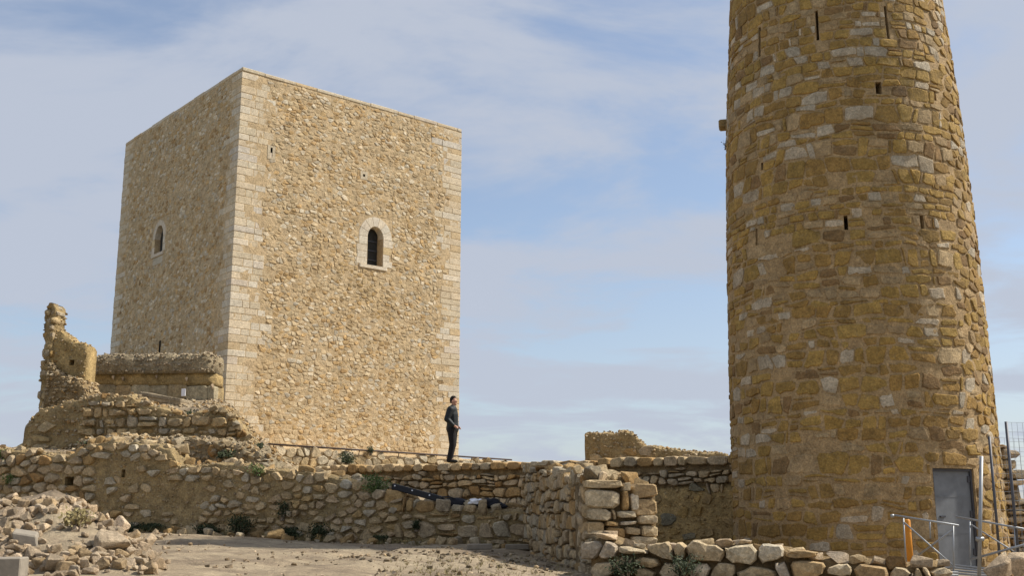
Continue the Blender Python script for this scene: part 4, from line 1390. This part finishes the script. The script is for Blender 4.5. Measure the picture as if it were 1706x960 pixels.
BIG = [(28, 862, .42), (57, 858, .3), (8, 880, .34), (20, 915, .3), (5, 905, .3), (127, 826, .36), (97, 836, .26), (130, 846, .3), (155, 852, .3), (175, 866, .3), (196, 880, .48), (190, 893, .40),
       (218, 882, .42), (222, 897, .40), (248, 906, .62), (185, 918, .76), (160, 901, .22), (172, 897, .22), (205, 905, .3), (92, 922, .3), (57, 930, .4), (75, 935, .4), (90, 945, .5), (110, 952, .4), (55, 948, .3),
       (125, 925, .32), (185, 938, .26), (170, 945, .3), (215, 940, .3), (235, 942, .34), (262, 945, .34), (150, 955, .3), (195, 955, .34), (228, 925, .26), (240, 930, .28), (24, 900, .3), (40, 845, .3), (60, 838, .3), (105, 838, .26), (8, 840, .3),
       (20, 833, .3), (75, 836, .28), (255, 930, .3), (278, 938, .22), (140, 940, .25), (42, 958, .35), (70, 958, .35), (128, 958, .3), (0, 925, .3), (45, 870, .34), (230, 905, .3), (150, 868, .3)]
stones = [(a, b, c * .6) for a, b, c in BIG]
for _ in range(480):
    px = rh_.uniform(-10, 285); py = rh_.uniform(832, 965)
    if 60 < px < 165 and 855 < py < 918 and rh_.random() < .8: continue
    stones.append((px, py, rh_.uniform(.05, .12) if rh_.random() < .6 else rh_.uniform(.1, .2)))
for (px, py, sz) in stones:
    p = march(px, py + 3, soil_h)
    if p is None: continue
    if heap_h(p.x, p.y) < .01 and rh_.random() < .6 and sz < .25: continue
    g = ground_h(p.x, p.y) + max(0, heap_h(p.x, p.y))
    o = put_rock('rubble_stone', rh_.choice(ROCKS), (p.x, p.y, g + sz * .17), sz, (rh_.uniform(-.5, .5), rh_.uniform(-.4, .6), rh_.uniform(0, 6)))
    if sz >= .36: tag(o, 'largest rounded boulder low on the right flank of the rubble heap' if sz > .44 else 'long leaning slab of stone at the right edge of the rubble heap', 'stone')
    elif px == 127: tag(o, 'pointed stone crowning the top of the rubble heap', 'stone')
    elif sz >= .13: tag(o, 'broken pale building stone on the rubble heap', 'stone', 'broken stones on the rubble heap')
    else: tag(o, 'small pale stone fragment on the rubble heap', 'stone', 'small fragments on the rubble heap')
# grey dressed blocks at its foot
p = P(-6, 962, 10.6)
v, f = box_geo(p - Vector((.25, 0, .02)), (.43, .08, 0), (-.05, .3, 0), (0, 0, .19), .012)
tag(mesh_obj('concrete_block', v, f, 'concrete'), 'flat grey squared block at the foot of the rubble heap', 'block')
a = march(47, 912, soil_h)
v, f = box_geo(a + Vector((-.12, -.05, -.05)), (.24, .05, -.04), (-.02, .12, .05), (-.05, 0, .2), .012)
tag(mesh_obj('stone_shard', v, f, 'concrete'), 'thin tilted grey slab stuck in the soil of the rubble heap', 'slab')
# pebbles over the yard
gg = Geo()
for _ in range(7000):
    Y = 9.2 + 16.5 * rh_.random() ** 1.3
    X = rh_.uniform(-.52, .12) * Y
    q = Vector((X, Y, 0))
    if (q - FA.p0).dot(FA.n) < .05 or (q - FC.p0).dot(FC.n) < .05: continue
    if nz(X * .6, Y * .6, 6) * 1.6 + rh_.uniform(-.35, .35) < .12: continue
    sz = .012 * (8.0 ** (rh_.random() ** 2.8)) * (.8 + .02 * Y)
    e = rh_.choice(HULLS); rot = Matrix.Rotation(rh_.uniform(0, 6.3), 3, 'Z')
    o = Vector((X, Y, ground_h(X, Y) + sz * .18))
    gg.add([o + rot @ (v * sz) for v in e[0]], e[1], pick(PAL_PINK if rh_.random() < .25 else [(1, (0.34, 0.27, 0.18)), (1, (0.25, 0.19, 0.125))], rh_, .2))
tag(gg.build('gravel', 'stone', kind='stuff'), 'scattered pebbles over the dirt yard', 'gravel')
gg = Geo()
for _ in range(6500):
    if _ < 3800:
        X, Y = rh_.uniform(-12.6, -5), rh_.uniform(26.8, 33); zz = ground_h(X, Y)
    elif _ < 5300:
        X, Y = rh_.uniform(-8.5, .2), rh_.uniform(22.8, 30.5); zz = ground_h(X, Y)
        if (Vector((X, Y, 0)) - FA.p0).dot(FA.n) > -.45: continue
    else:
        X, Y = rh_.uniform(-9, -3.7), rh_.uniform(11.6, 16)
        h = heap_h(X, Y)
        if h < .03: continue
        zz = ground_h(X, Y) + h
    sz = (.03 if _ < 5300 else .015) * (6.0 ** (rh_.random() ** 1.8))
    e = rh_.choice(HULLS); rot = Matrix.Rotation(rh_.uniform(0, 6.3), 3, 'Z')
    o = Vector((X, Y, zz + sz * .15))
    gg.add([o + rot @ (v * sz) for v in e[0]], e[1], pick(PAL_PINK if _ >= 5300 else PAL_DRY, rh_, .2))
tag(gg.build('rubble_gravel', 'stone', kind='stuff'), 'small loose rubble over the banks, terraces and heap', 'gravel')
# stones lying about the yard
for (px, py, sz, lb) in ((565, 897, .30, 'single bright angular stone in front of the bushes at the wall foot'), (755, 908, .24, 'rounded pale stone beside the grey kerb lengths')):
    p = march(px, py, ground_h)
    tag(put_rock('yard_stone', ROCKS[4], (p.x, p.y, ground_h(p.x, p.y) + sz * .2), sz, (.1, .2, px)), lb, 'stone')
for k, (x0, x1, py) in enumerate(((778, 822, 917), (842, 880, 917))):
    a = march(x0, py, ground_h); b = march(x1, py + 1, ground_h)
    b = Vector((b.x, a.y + .15, a.z))
    v, f = box_geo(a + Vector((0, 0, .0)), b - a, (0, .16, 0), (0, 0, .10), .012)
    tag(mesh_obj('kerb_stone', v, f, 'concrete'), ('grey concrete kerb length next to the rounded pale stone', 'grey concrete kerb length touching the cross wall')[k], 'kerb')
a = march(821, 912, ground_h)
v, f = tube_geo([a + Vector((0, 0, .12)), a + Vector((.08, -.05, .06)), a + Vector((.2, -.1, .03)), a + Vector((.42, -.1, .05))], [.012, .018, .02, .01], 6)
tag(mesh_obj('dry_branch', v, f, 'wood', smooth_=True), 'short bent dry branch lying between the kerb lengths', 'branch')
# earth clods on the dark patch
gg = Geo()
for _ in range(350):
    X = rh_.gauss(-.5, 1.3); Y = rh_.gauss(17.0, 2.0)
    if (Vector((X, Y, 0)) - FC.p0).dot(FC.n) < .05 or (Vector((X, Y, 0)) - FA.p0).dot(FA.n) < .1: continue
    sz = rh_.uniform(.03, .13); e = rh_.choice(HULLS)
    o = Vector((X, Y, ground_h(X, Y) + sz * .1))
    gg.add([o + v * sz for v in e[0]], e[1], pick([(2, (0.16, 0.13, 0.09)), (1, (0.22, 0.17, 0.115))], rh_))
tag(gg.build('earth_clods', 'stone', kind='stuff'), 'dark crumbled earth clods beside the cross wall', 'earth')
# boulders by the gangway
for (px, py, Y, sz, lb) in ((1664, 951, 14.2, .50, 'pale boulder at the foot of the leaning steel pole'), (1704, 940, 14.8, .55, 'brown boulder under the lower rail of the far guardrail')):
    p = P(px, py, Y)
    g_ = ground_h(p.x, p.y)
    tag(put_rock('boulder', ROCKS[7 if sz < .52 else 2], p, sz, (.1, -.2, .6)), lb, 'boulder')
    q = put_rock('boulder', ROCKS_DRY[4], (p.x + .1, p.y + .1, (p.z + g_) / 2 - .15), max(.5, p.z - g_ + .1), (.3, .2, 1.0))
    tag(q, 'lower stone bearing ' + ('the pale boulder at the steel pole' if sz < .52 else 'the brown boulder by the guardrail'), 'boulder')

# ------------------------------------------------------------------ plants
rp = random.Random(71)
def shrub(name, base, w, h, label, mat='leaf_dark', n=520, leaf=.035, cat='shrub', group=None):
    t = thing(name, base, label, cat, group)
    st = Geo(); lf = Geo()
    base = Vector(base)
    tips = []
    for k in range(12):
        a = rp.uniform(0, 6.3); r = rp.uniform(.1, .5) * w
        tip = base + Vector((math.cos(a) * r, math.sin(a) * r, h * rp.uniform(.5, 1.0)))
        mid = base.lerp(tip, .5) + Vector((rp.uniform(-.1, .1) * w, rp.uniform(-.1, .1) * w, .05 * h))
        v, f = tube_geo([base + Vector((rp.uniform(-.04, .04), rp.uniform(-.04, .04), -.03)), mid, tip], [.012, .008, .004], 4, False)
        st.add(v, f); tips += [mid, tip]
    st.build('stem', 'wood', t)
    for k in range(n):
        c = rp.choice(tips) + Vector((rp.gauss(0, .16) * w, rp.gauss(0, .16) * w, rp.gauss(0, .13) * h))
        if c.z < base.z: c.z = base.z + rp.uniform(0, .2) * h
        d = Vector((rp.gauss(0, 1), rp.gauss(0, 1), rp.gauss(.5, .8))).normalized()
        s_ = d.orthogonal().normalized() * leaf * rp.uniform(.3, .5)
        L = leaf * rp.uniform(.8, 1.8)
        g_ = rp.random()
        lf.add([c, c + d * L * .5 + s_, c + d * L, c + d * L * .5 - s_], [(0, 1, 2, 3)], (g_, g_, g_))
    lf.build('foliage', mat, t)
    return t
FOOT = [(232, 884, .55, .22, 'low dark scrub patch at the wall foot next to the rubble heap'), (356, 879, .40, .2, 'small dark bush left of the rounded one at the wall foot'),
        (407, 889, .50, .42, 'tall dark rounded bush at the foot of the retaining wall'), (538, 893, .40, .34, 'dark bush just behind the single bright angular stone'), (495, 890, .36, .2, 'small low dark bush between two bigger bushes at the wall foot'),
        (262, 888, .35, .14, 'thin dark weeds at the wall foot near the rubble heap'), (640, 886, .22, .16, 'little weed tuft at the wall foot near the black bag')]
for (px, py, w, h, lb) in FOOT:
    p = FA.M(az(px), 0, .14); p.z = ground_h(p.x, p.y)
    shrub('wall_foot_bush', p, w * 1.15, h, lb, n=1000)
for (px, py, w, h, lb) in ((472, 866, .34, .36, 'dark bush growing out of the face of the retaining wall'), (696, 884, .16, .16, 'tiny dark tuft in the face of the retaining wall below the black case')):
    s, z = FA.hit(px, py); shrub('wall_plant', FA.M(s, z, .06), w, h, lb, n=420)
s, z = FA.hit(618, 826)
shrub('green_bush', FA.M(s, z - .05, -.2), .58, .42, 'fresh green bush on top of the retaining wall', 'leaf', 1500, .04)
for (px, py, lb, m) in ((20, 812, 'green plant rooted in the dry stone end of the retaining wall', 'leaf'), (432, 796, 'pale green tuft on the retaining wall near its rocky crest', 'leaf'), (2, 770, 'green tuft high on the dry stone end of the retaining wall', 'leaf')):
    s, z = FA.hit(px, py); shrub('wall_tuft', FA.M(s, z, .05), .34, .26, lb, m, 380)
s, z = FI.hit(571, 774); shrub('terrace_bush', FI.M(s, z - .05, .3), .42, .36, 'dark bush in front of the pale footing wall', 'leaf_dark', 500, .05)
s, z = FI.hit(614, 756); shrub('terrace_weed', FI.M(s, z - .05, .1), .16, .22, 'small weed poking above the dark rail', 'leaf_dark', 120, .05)
for (px, lb) in ((1047, 'dark bush at the foot of the low wall beside the cross wall'), (1143, 'dark bush at the foot of the low wall further from the cross wall')):
    s = FD.hit(px, 950)[0]; p = FD.M(s, 0, .22); p.z = FD.hit(px, 964)[1]
    shrub('low_wall_bush', p, .34, .26, lb, n=600, leaf=.03)
for (px, py, Y, lb) in ((322, 698, 28.6, 'flat dark green cushion plant on the bastion top'), (150, 748, 27.0, 'sparse grass tuft on the ledge behind the retaining wall'), (375, 765, 26.0, 'dark weed in the hollow of the rubble bank'), (425, 752, 27.4, 'dark weed at the collapsed end of the bastion')):
    shrub('ruin_weed', P(px, py, Y), .4, .16, lb, n=260, leaf=.05)
p = RM(-1.52 * R0, rt_hit(1214, 232)[1], .02)
shrub('tower_weed', p, .14, .16, 'tiny weed on the flank of the round tower', n=60)
p = march(128, 884, soil_h)
shrub('dead_weed', p, .28, .22, 'withered brown weed on the bare soil of the rubble heap', 'leaf_dry', 260, .04)
# dry grass in the yard corner and straggling along the wall foot
gg = Geo()
for _ in range(900):
    q = FA.M(az(rp.uniform(215, 868)), 0, .06 + abs(rp.gauss(0, .16)))
    if nz(q.x * 1.3, q.y * 1.3, 2) < -.05: continue
    q.z = ground_h(q.x, q.y)
    for b in range(5):
        d = Vector((rp.gauss(0, .45), rp.gauss(0, .45), 1)) * rp.uniform(.05, .17)
        s_ = Vector((rp.uniform(-1, 1), rp.uniform(-1, 1), 0)).normalized() * .006
        k = rp.random() * .7
        gg.add([q - s_, q + s_, q + d], [(0, 1, 2)], (k, k, k))
for _ in range(450):
    px, py = rp.uniform(640, 985), rp.uniform(925, 965)
    if rp.random() > smooth(880, 955, py + (px - 800) * .1): continue
    p = march(px, py, ground_h, 8.5)
    if p is None or (p - FC.p0).dot(FC.n) < .1: continue
    for b in range(4):
        d = Vector((rp.gauss(0, .5), rp.gauss(0, .5), 1)) * rp.uniform(.02, .065)
        s_ = Vector((rp.uniform(-1, 1), rp.uniform(-1, 1), 0)).normalized() * .004
        k = rp.random()
        gg.add([p - s_, p + s_, p + d], [(0, 1, 2)], (k, k, k))
tag(gg.build('dry_grass', 'leaf_dry', kind='stuff'), 'sparse dry grass over the yard and along the wall foot', 'grass')

# ------------------------------------------------------------------ things on the walls
s, z = FA.hit(655, 829)
p = FA.M(s, z, -.15)
tag(put_rock('brown_rock', ROCKS_DRY[6], p, .5, (.2, .1, 1.0)), 'rusty brown boulder on the wall between the green bush and black case', 'stone')
s, z = FA.hit(600, 803)
tag(put_rock('tan_rock', ROCKS[1], FA.M(s, z - .05, -.3), .75, (.0, .05, .3), None, (1.1, .7, .5)), 'long smooth tan rock behind the green bush', 'stone')
# long black case
a = FA.M(*FA.hit(651, 811), -.10); b = FA.M(*FA.hit(734, 834), -.18)
d = (b - a); up = Vector((0, 0, 1)); sd_ = d.cross(up).normalized(); u_ = sd_.cross(d).normalized()
case = mesh_obj('long_case', *box_geo(a - u_ * .06 - sd_ * .05, d, sd_ * .12, u_ * .13, .015), 'black_plastic')
tag(case, 'long narrow black case with white studs propped on the retaining wall', 'case')
for t in (.06, .40, .74):
    c = a + d * t + sd_ * (.071 if sd_.y < 0 else -.051) + u_ * .03
    v, f = tube_geo([c, c + (sd_ if sd_.y < 0 else -sd_) * .012], .016, 8)
    mesh_obj('stud', v, f, 'white', case)
def lump(name, c, sx, sy, sz, mat, amp=.25, seed=0):
    bm = bmesh.new()
    bmesh.ops.create_icosphere(bm, subdivisions=3, radius=1.0)
    for v in bm.verts:
        k = 1 + amp * (nz(v.co.x * 1.7 + seed, v.co.y * 1.7, v.co.z * 1.7) + .6 * nz(v.co.x * 4 + seed, v.co.y * 4, v.co.z * 4))
        v.co = Vector((v.co.x * sx * k, v.co.y * sy * k, max(-.5, v.co.z) * sz * k))
    me = bpy.data.meshes.new(name); bm.to_mesh(me); bm.free()
    me.polygons.foreach_set('use_smooth', [True] * len(me.polygons))
    me.materials.append(M[mat])
    o = bpy.data.objects.new(name, me); COL.objects.link(o); o.location = c
    return o
c = FA.M(*FA.hit(748, 839), -.2)
bag = lump('black_bag', c, .34, .17, .11, 'black_cloth', .22, 3)
tag(bag, 'slumped black bag lying on the wall at the end of the long case', 'bag')
hd = [c + Vector((-.28, -.1, .08)), c + Vector((-.2, -.13, .13)), c + Vector((-.05, -.14, .13)), c + Vector((.06, -.12, .09))]
v, f = tube_geo(hd, .012, 6)
mesh_obj('strap', v, f, 'black_plastic', bag, smooth_=True)
tag(lump('white_cloth', FA.M(*FA.hit(789, 837), -.2), .16, .10, .07, 'white', .6, 9), 'crumpled white cloth between two black bundles on the wall', 'cloth')
tag(lump('black_jacket', FA.M(*FA.hit(808, 841), -.32), .24, .15, .13, 'black_cloth', .5, 5), 'black bundled jacket behind the crumpled white cloth', 'jacket')
tag(lump('small_black_bundle', FA.M(*FA.hit(829, 844), -.2), .11, .09, .06, 'black_cloth', .6, 7), 'small black bundle at the end of the row on the wall', 'bundle')

# ------------------------------------------------------------------ gangway, pole, fences
def bar(a, b, r, mat, parent, name, n=8):
    v, f = tube_geo([a, b], r, n)
    return mesh_obj(name, v, f, mat, parent, smooth_=True)
YG = 17.3
gl = thing('guardrail', P(1508, 945, YG), 'steel guardrail frame with crossed braces beside the orange post', 'guardrail')
bar(P(1490, 859, YG), P(1597, 876.5, 16.6), .015, 'steel', gl, 'top_rail')
bar(P(1484, 860.5, YG), P(1489, 860, YG), .026, 'steel', gl, 'sleeve')
bar(P(1505, 864, YG), P(1510, 948, YG), .012, 'steel', gl, 'post')
bar(P(1588, 876, 16.7), P(1589, 958, 16.7), .012, 'steel', gl, 'post')
bar(P(1549, 868, 17.0), P(1550, 898, 17.0), .012, 'steel', gl, 'post')
bar(P(1506, 871, YG), P(1591, 946, 16.7), .012, 'steel', gl, 'brace')
bar(P(1586, 884.5, 16.7), P(1530, 926, 17.2), .015, 'steel', gl, 'brace')
gr_ = thing('guardrail', P(1617, 945, 17.6), 'steel guardrail frame with a low bright rail next to the metal door', 'guardrail')
bar(P(1593, 861.5, 18.0), P(1716, 884, 17.0), .015, 'steel', gr_, 'top_rail')
bar(P(1615.5, 868, 17.8), P(1617, 946, 17.8), .012, 'steel', gr_, 'post')
bar(P(1618, 875, 17.8), P(1705, 930, 17.1), .012, 'steel', gr_, 'brace')
bar(P(1617, 933, 17.8), P(1712, 907, 17.0), .018, 'steel', gr_, 'lower_rail')
bar(P(1690, 880, 17.2), P(1694, 945, 17.2), .012, 'steel', gr_, 'post')
gw = thing('gangway', P(1605, 958, 17.4), 'low metal gangway of parallel slats leading to the grey door', 'gangway')
for k, (y0, y1) in enumerate(((941, 947), (945.5, 951), (950, 955), (954.5, 959))):
    a = P(1590, y0, 17.9 - k * .28); b = P(1648, y1, 17.6 - k * .28)
    v, f = box_geo(a, b - a, (0, .17, 0), (0, 0, -.03), .005)
    mesh_obj('slat', v, f, 'steel', gw)
for k, y0 in enumerate((953, 957.5)):
    a = P(1572, y0, 16.6 - k * .3); b = P(1597, y0 + .5, 16.6 - k * .3)
    v, f = box_geo(a, b - a, (0, .17, 0), (0, 0, -.03), .005)
    mesh_obj('slat', v, f, 'steel', gw)
for px in (1592, 1645):
    a = P(px, 946, 17.7); b = P(px, 962, 16.7)
    v, f = box_geo(a - Vector((.02, 0, .10)), (.04, 0, 0), b - a, (0, 0, .05)); mesh_obj('bearer', v, f, 'steel', gw)
    bar(a - Vector((0, 0, .08)), Vector((a.x, a.y, ground_h(a.x, a.y))), .02, 'steel', gw, 'leg')
a = P(1511, 866, 17.6); b = P(1517, 935, 17.6); b.z = ground_h(b.x, b.y)
op = thing('orange_post', b, 'orange plastic post standing behind the low stone wall', 'post')
v, f = tube_geo([b, b + (a - b) * .98, a], [.05, .048, .03], 12); mesh_obj('tube', v, f, 'orange', op, smooth_=True)
v, f = tube_geo([b, b + Vector((0, 0, .05))], [.12, .08], 12); mesh_obj('foot', v, f, 'orange', op)
v, f = tube_geo([b + (a - b) * .8, b + (a - b) * .86], .052, 12); mesh_obj('band', v, f, 'orange', op)
a = P(1635, 761, 15.0); b = P(1630, 962, 15.0); b.z = ground_h(b.x, b.y)
lp = thing('scaffold_pole', b, 'slightly leaning light grey steel pole in front of the metal door', 'pole')
bar(b, a, .024, 'steel', lp, 'tube', 10); bar(b + (a - b) * .35 - Vector((.05, 0, 0)), b + (a - b) * .35 + Vector((.05, 0, 0)), .03, 'steel', lp, 'clamp')
bar(b, b + Vector((0, 0, .02)), .08, 'steel', lp, 'base_plate')
def fence(p0, p1, top, label, nv):
    p0 = Vector(p0); p1 = Vector(p1)
    b0 = Vector((p0.x, p0.y, ground_h(p0.x, p0.y))); b1 = Vector((p1.x, p1.y, ground_h(p1.x, p1.y)))
    t = thing('mesh_fence', b0, label, 'fence')
    z1 = p0.z
    e0 = Vector((p0.x, p0.y, z1)); e1 = Vector((p1.x, p1.y, z1))
    bar(b0, e0, .024, 'steel_dark', t, 'post'); bar(b1, e1, .024, 'steel_dark', t, 'post')
    zb_ = max(b0.z, b1.z) + .15
    gg = Geo()
    for k in range(1, nv):
        q = e0.lerp(e1, k / nv)
        v, f = tube_geo([Vector((q.x, q.y, zb_)), q + Vector((0, 0, -.01))], .0022, 4, False); gg.add(v, f)
    nh = int((z1 - zb_) / .15)
    for k in range(nh + 1):
        z = zb_ + (z1 - .01 - zb_) * k / nh
        v, f = tube_geo([Vector((e0.x, e0.y, z)), Vector((e1.x, e1.y, z))], .0026, 4, False); gg.add(v, f)
    gg.build('wire_mesh', 'steel', t)
    for e in (b0, b1):
        v, f = box_geo(e + Vector((-.15, -.1, 0)), (.3, 0, 0), (0, .2, 0), (0, 0, .12), .02); mesh_obj('foot_block', v, f, 'concrete', t)
fence(P(1676, 703, 17.2), P(1676, 703, 17.2) + Vector((2.6, .9, 0)), 0, 'wire mesh site fence panel with its post against the sky', 26)
fence(P(1648, 728, 18.9), P(1648, 728, 18.9) + Vector((2.9, 1.6, 0)), 0, 'wire mesh site fence panel with its post against the round tower', 26)
#==PERSON==
# ------------------------------------------------------------------ person
def skin_mesh(joints, edges, sub=2, vox=.012):
    """joints: {name: (pos, rx, ry)}; tapered limbs fused into one continuous surface"""
    bm0 = bmesh.new(); bmesh.ops.create_icosphere(bm0, subdivisions=2, radius=1.0)
    bm0.verts.index_update()
    sv = [v.co.copy() for v in bm0.verts]; sf = [tuple(v.index for v in f.verts) for f in bm0.faces]; bm0.free()
    gg = Geo()
    for a, b in edges:
        pa, ax, ay = joints[a]; pb, bx_, by = joints[b]
        pa, pb = Vector(pa), Vector(pb)
        n = max(2, int((pb - pa).length / .03))
        for k in range(n + 1):
            t = k / n; c = pa.lerp(pb, t); rx, ry = lerp(ax, bx_, t), lerp(ay, by, t); rz = min(rx, ry)
            gg.add([Vector((c.x + v.x * rx, c.y + v.y * ry, c.z + v.z * rz)) for v in sv], sf)
    me = bpy.data.meshes.new('tmp'); me.from_pydata(gg.v, [], gg.f)
    o = bpy.data.objects.new('tmp', me); COL.objects.link(o)
    rm = o.modifiers.new('r', 'REMESH'); rm.mode = 'VOXEL'; rm.voxel_size = vox; rm.use_smooth_shade = True
    sm = o.modifiers.new('m', 'SMOOTH'); sm.factor = .5; sm.iterations = 4
    dg = bpy.context.evaluated_depsgraph_get()
    out = bpy.data.meshes.new_from_object(o.evaluated_get(dg))
    bpy.data.objects.remove(o)
    return out
# body space: facing +X, his right side towards -Y
J = {
 'pelvis': ((0, 0, .93), .135, .155), 'waist': ((.0, 0, 1.06), .12, .145), 'chest': ((-.015, 0, 1.27), .125, .165), 'upper': ((-.01, 0, 1.40), .10, .14), 'neck': ((.012, 0, 1.50), .055, .055),
 'jaw': ((.035, 0, 1.565), .062, .058), 'face': ((.03, 0, 1.635), .088, .072), 'crown': ((.012, 0, 1.715), .07, .062), 'nose': ((.125, 0, 1.628), .013, .012), 'chin': ((.088, 0, 1.560), .028, .030),
 'shr': ((-.02, -.17, 1.40), .068, .065), 'elr': ((-.095, -.235, 1.14), .048, .048), 'wrr': ((.09, -.20, .97), .033, .033), 'har': ((.145, -.165, .935), .032, .040), 'fr1': ((.185, -.15, .90), .012, .012), 'fr2': ((.19, -.13, .91), .012, .012), 'fr3': ((.187, -.17, .895), .012, .012), 'fr4': ((.178, -.188, .895), .010, .010), 'thr': ((.17, -.125, .955), .012, .012),
 'shl': ((-.02, .17, 1.40), .068, .065), 'ell': ((-.08, .235, 1.14), .048, .048), 'wrl': ((.09, .20, .97), .033, .033), 'hal': ((.145, .165, .935), .032, .040), 'fl1': ((.185, .15, .90), .012, .012), 'fl2': ((.19, .13, .91), .012, .012), 'fl3': ((.187, .17, .895), .012, .012), 'fl4': ((.178, .188, .895), .010, .010), 'thl': ((.17, .125, .955), .012, .012),
 'hpr': ((0, -.09, .86), .10, .10), 'knr': ((.03, -.105, .48), .066, .064), 'anr': ((-.045, -.11, .09), .045, .043), 'ftr': ((.07, -.125, .04), .042, .036), 'tor': ((.15, -.135, .028), .036, .022),
 'hpl': ((0, .09, .86), .10, .10), 'knl': ((-.005, .105, .48), .066, .064), 'anl': ((-.115, .11, .09), .045, .043), 'ftl': ((-.0, .125, .04), .042, .036), 'tol': ((.08, .135, .028), .036, .022)}
ED = [('pelvis', 'waist'), ('waist', 'chest'), ('chest', 'upper'), ('upper', 'neck'), ('neck', 'jaw'), ('jaw', 'face'), ('face', 'crown'), ('face', 'nose'), ('jaw', 'chin'),
      ('upper', 'shr'), ('shr', 'elr'), ('elr', 'wrr'), ('wrr', 'har'), ('har', 'fr1'), ('har', 'fr2'), ('har', 'fr3'), ('har', 'fr4'), ('har', 'thr'),
      ('upper', 'shl'), ('shl', 'ell'), ('ell', 'wrl'), ('wrl', 'hal'), ('hal', 'fl1'), ('hal', 'fl2'), ('hal', 'fl3'), ('hal', 'fl4'), ('hal', 'thl'),
      ('pelvis', 'hpr'), ('hpr', 'knr'), ('knr', 'anr'), ('anr', 'ftr'), ('ftr', 'tor'), ('pelvis', 'hpl'), ('hpl', 'knl'), ('knl', 'anl'), ('anl', 'ftl'), ('ftl', 'tol')]
s, z = FB.hit(744, 771.5)
pp = FB.M(s, z, -.28); pp.z = interp(B_TOP, s) + .012
man = thing('person', pp, 'person in a dark jacket and black trousers standing on the upper terrace wall', 'person')
HZ = 1.76 / 1.785
man.rotation_euler = (0, 0, math.radians(-12))
man.scale = (HZ, HZ, HZ)
def body_part(name, me, mat):
    for m_ in list(me.materials): pass
    me.materials.clear(); me.materials.append(M[mat])
    me.polygons.foreach_set('use_smooth', [True] * len(me.polygons))
    o = bpy.data.objects.new(name, me); COL.objects.link(o); o.parent = man
    return o
body_part('body', skin_mesh(J, ED, 2, .012), 'skin')
def sub(keys, grow_, over=()):
    d = {}
    for k in keys:
        p, a, b = J[k]; d[k] = (p, a + grow_, b + grow_)
    for k, v in over: d[k] = v
    return d
jk = sub(['chest', 'waist', 'upper', 'shr', 'elr', 'shl', 'ell'], .032, (('hem', ((.0, 0, .90), .175, .195)), ('waist', ((.0, 0, 1.05), .155, .178)), ('chest', ((-.02, 0, 1.27), .170, .20)), ('coll', ((.008, 0, 1.49), .075, .075)),
          ('cfr', ((.07, -.205, .985), .052, .052)), ('cfl', ((.07, .205, .985), .052, .052))))
body_part('jacket', skin_mesh(jk, [('chest', 'waist'), ('waist', 'hem'), ('chest', 'upper'), ('upper', 'coll'), ('upper', 'shr'), ('shr', 'elr'), ('elr', 'cfr'), ('upper', 'shl'), ('shl', 'ell'), ('ell', 'cfl')], 2, .012), 'jacket')
tr = sub(['pelvis', 'hpr', 'knr', 'hpl', 'knl'], .022, (('hmr', ((-.04, -.11, .07), .082, .07)), ('hml', ((-.11, .11, .07), .082, .07))))
body_part('trousers', skin_mesh(tr, [('pelvis', 'hpr'), ('hpr', 'knr'), ('knr', 'hmr'), ('pelvis', 'hpl'), ('hpl', 'knl'), ('knl', 'hml')], 2, .012), 'trousers')
for sd2 in 'rl':
    q = {'a': ((J['an' + sd2][0][0] - .01, J['an' + sd2][0][1], .062), .055, .052), 'b': (J['ft' + sd2][0], .055, .042), 'c': ((J['to' + sd2][0][0], J['to' + sd2][0][1], .032), .044, .03)}
    body_part('shoe', skin_mesh(q, [('a', 'b'), ('b', 'c')], 2, .008), 'shoes')
hq = {'a': ((-.012, 0, 1.69), .078, .073), 'b': ((.008, 0, 1.728), .074, .066), 'c': ((.05, 0, 1.745), .036, .05), 'd': ((-.04, 0, 1.62), .040, .058)}
body_part('hair', skin_mesh(hq, [('a', 'b'), ('b', 'c'), ('a', 'd')], 2, .01), 'hair')
for s_ in (-1, 1):
    for nm, (x, y, z_), r, mt in (('ear', (.012, .078, 1.625), .024, 'skin'), ('eye', (.103, .030, 1.645), .011, 'hair')):
        bm = bmesh.new(); bmesh.ops.create_icosphere(bm, subdivisions=2, radius=r)
        for v in bm.verts: v.co = Vector((v.co.x * (.8 if nm == 'ear' else .6) + x, v.co.y * (.5 if nm == 'ear' else 1.2) + y * s_, v.co.z * 1.2 + z_))
        me = bpy.data.meshes.new(nm); bm.to_mesh(me); bm.free(); body_part(nm, me, mt)
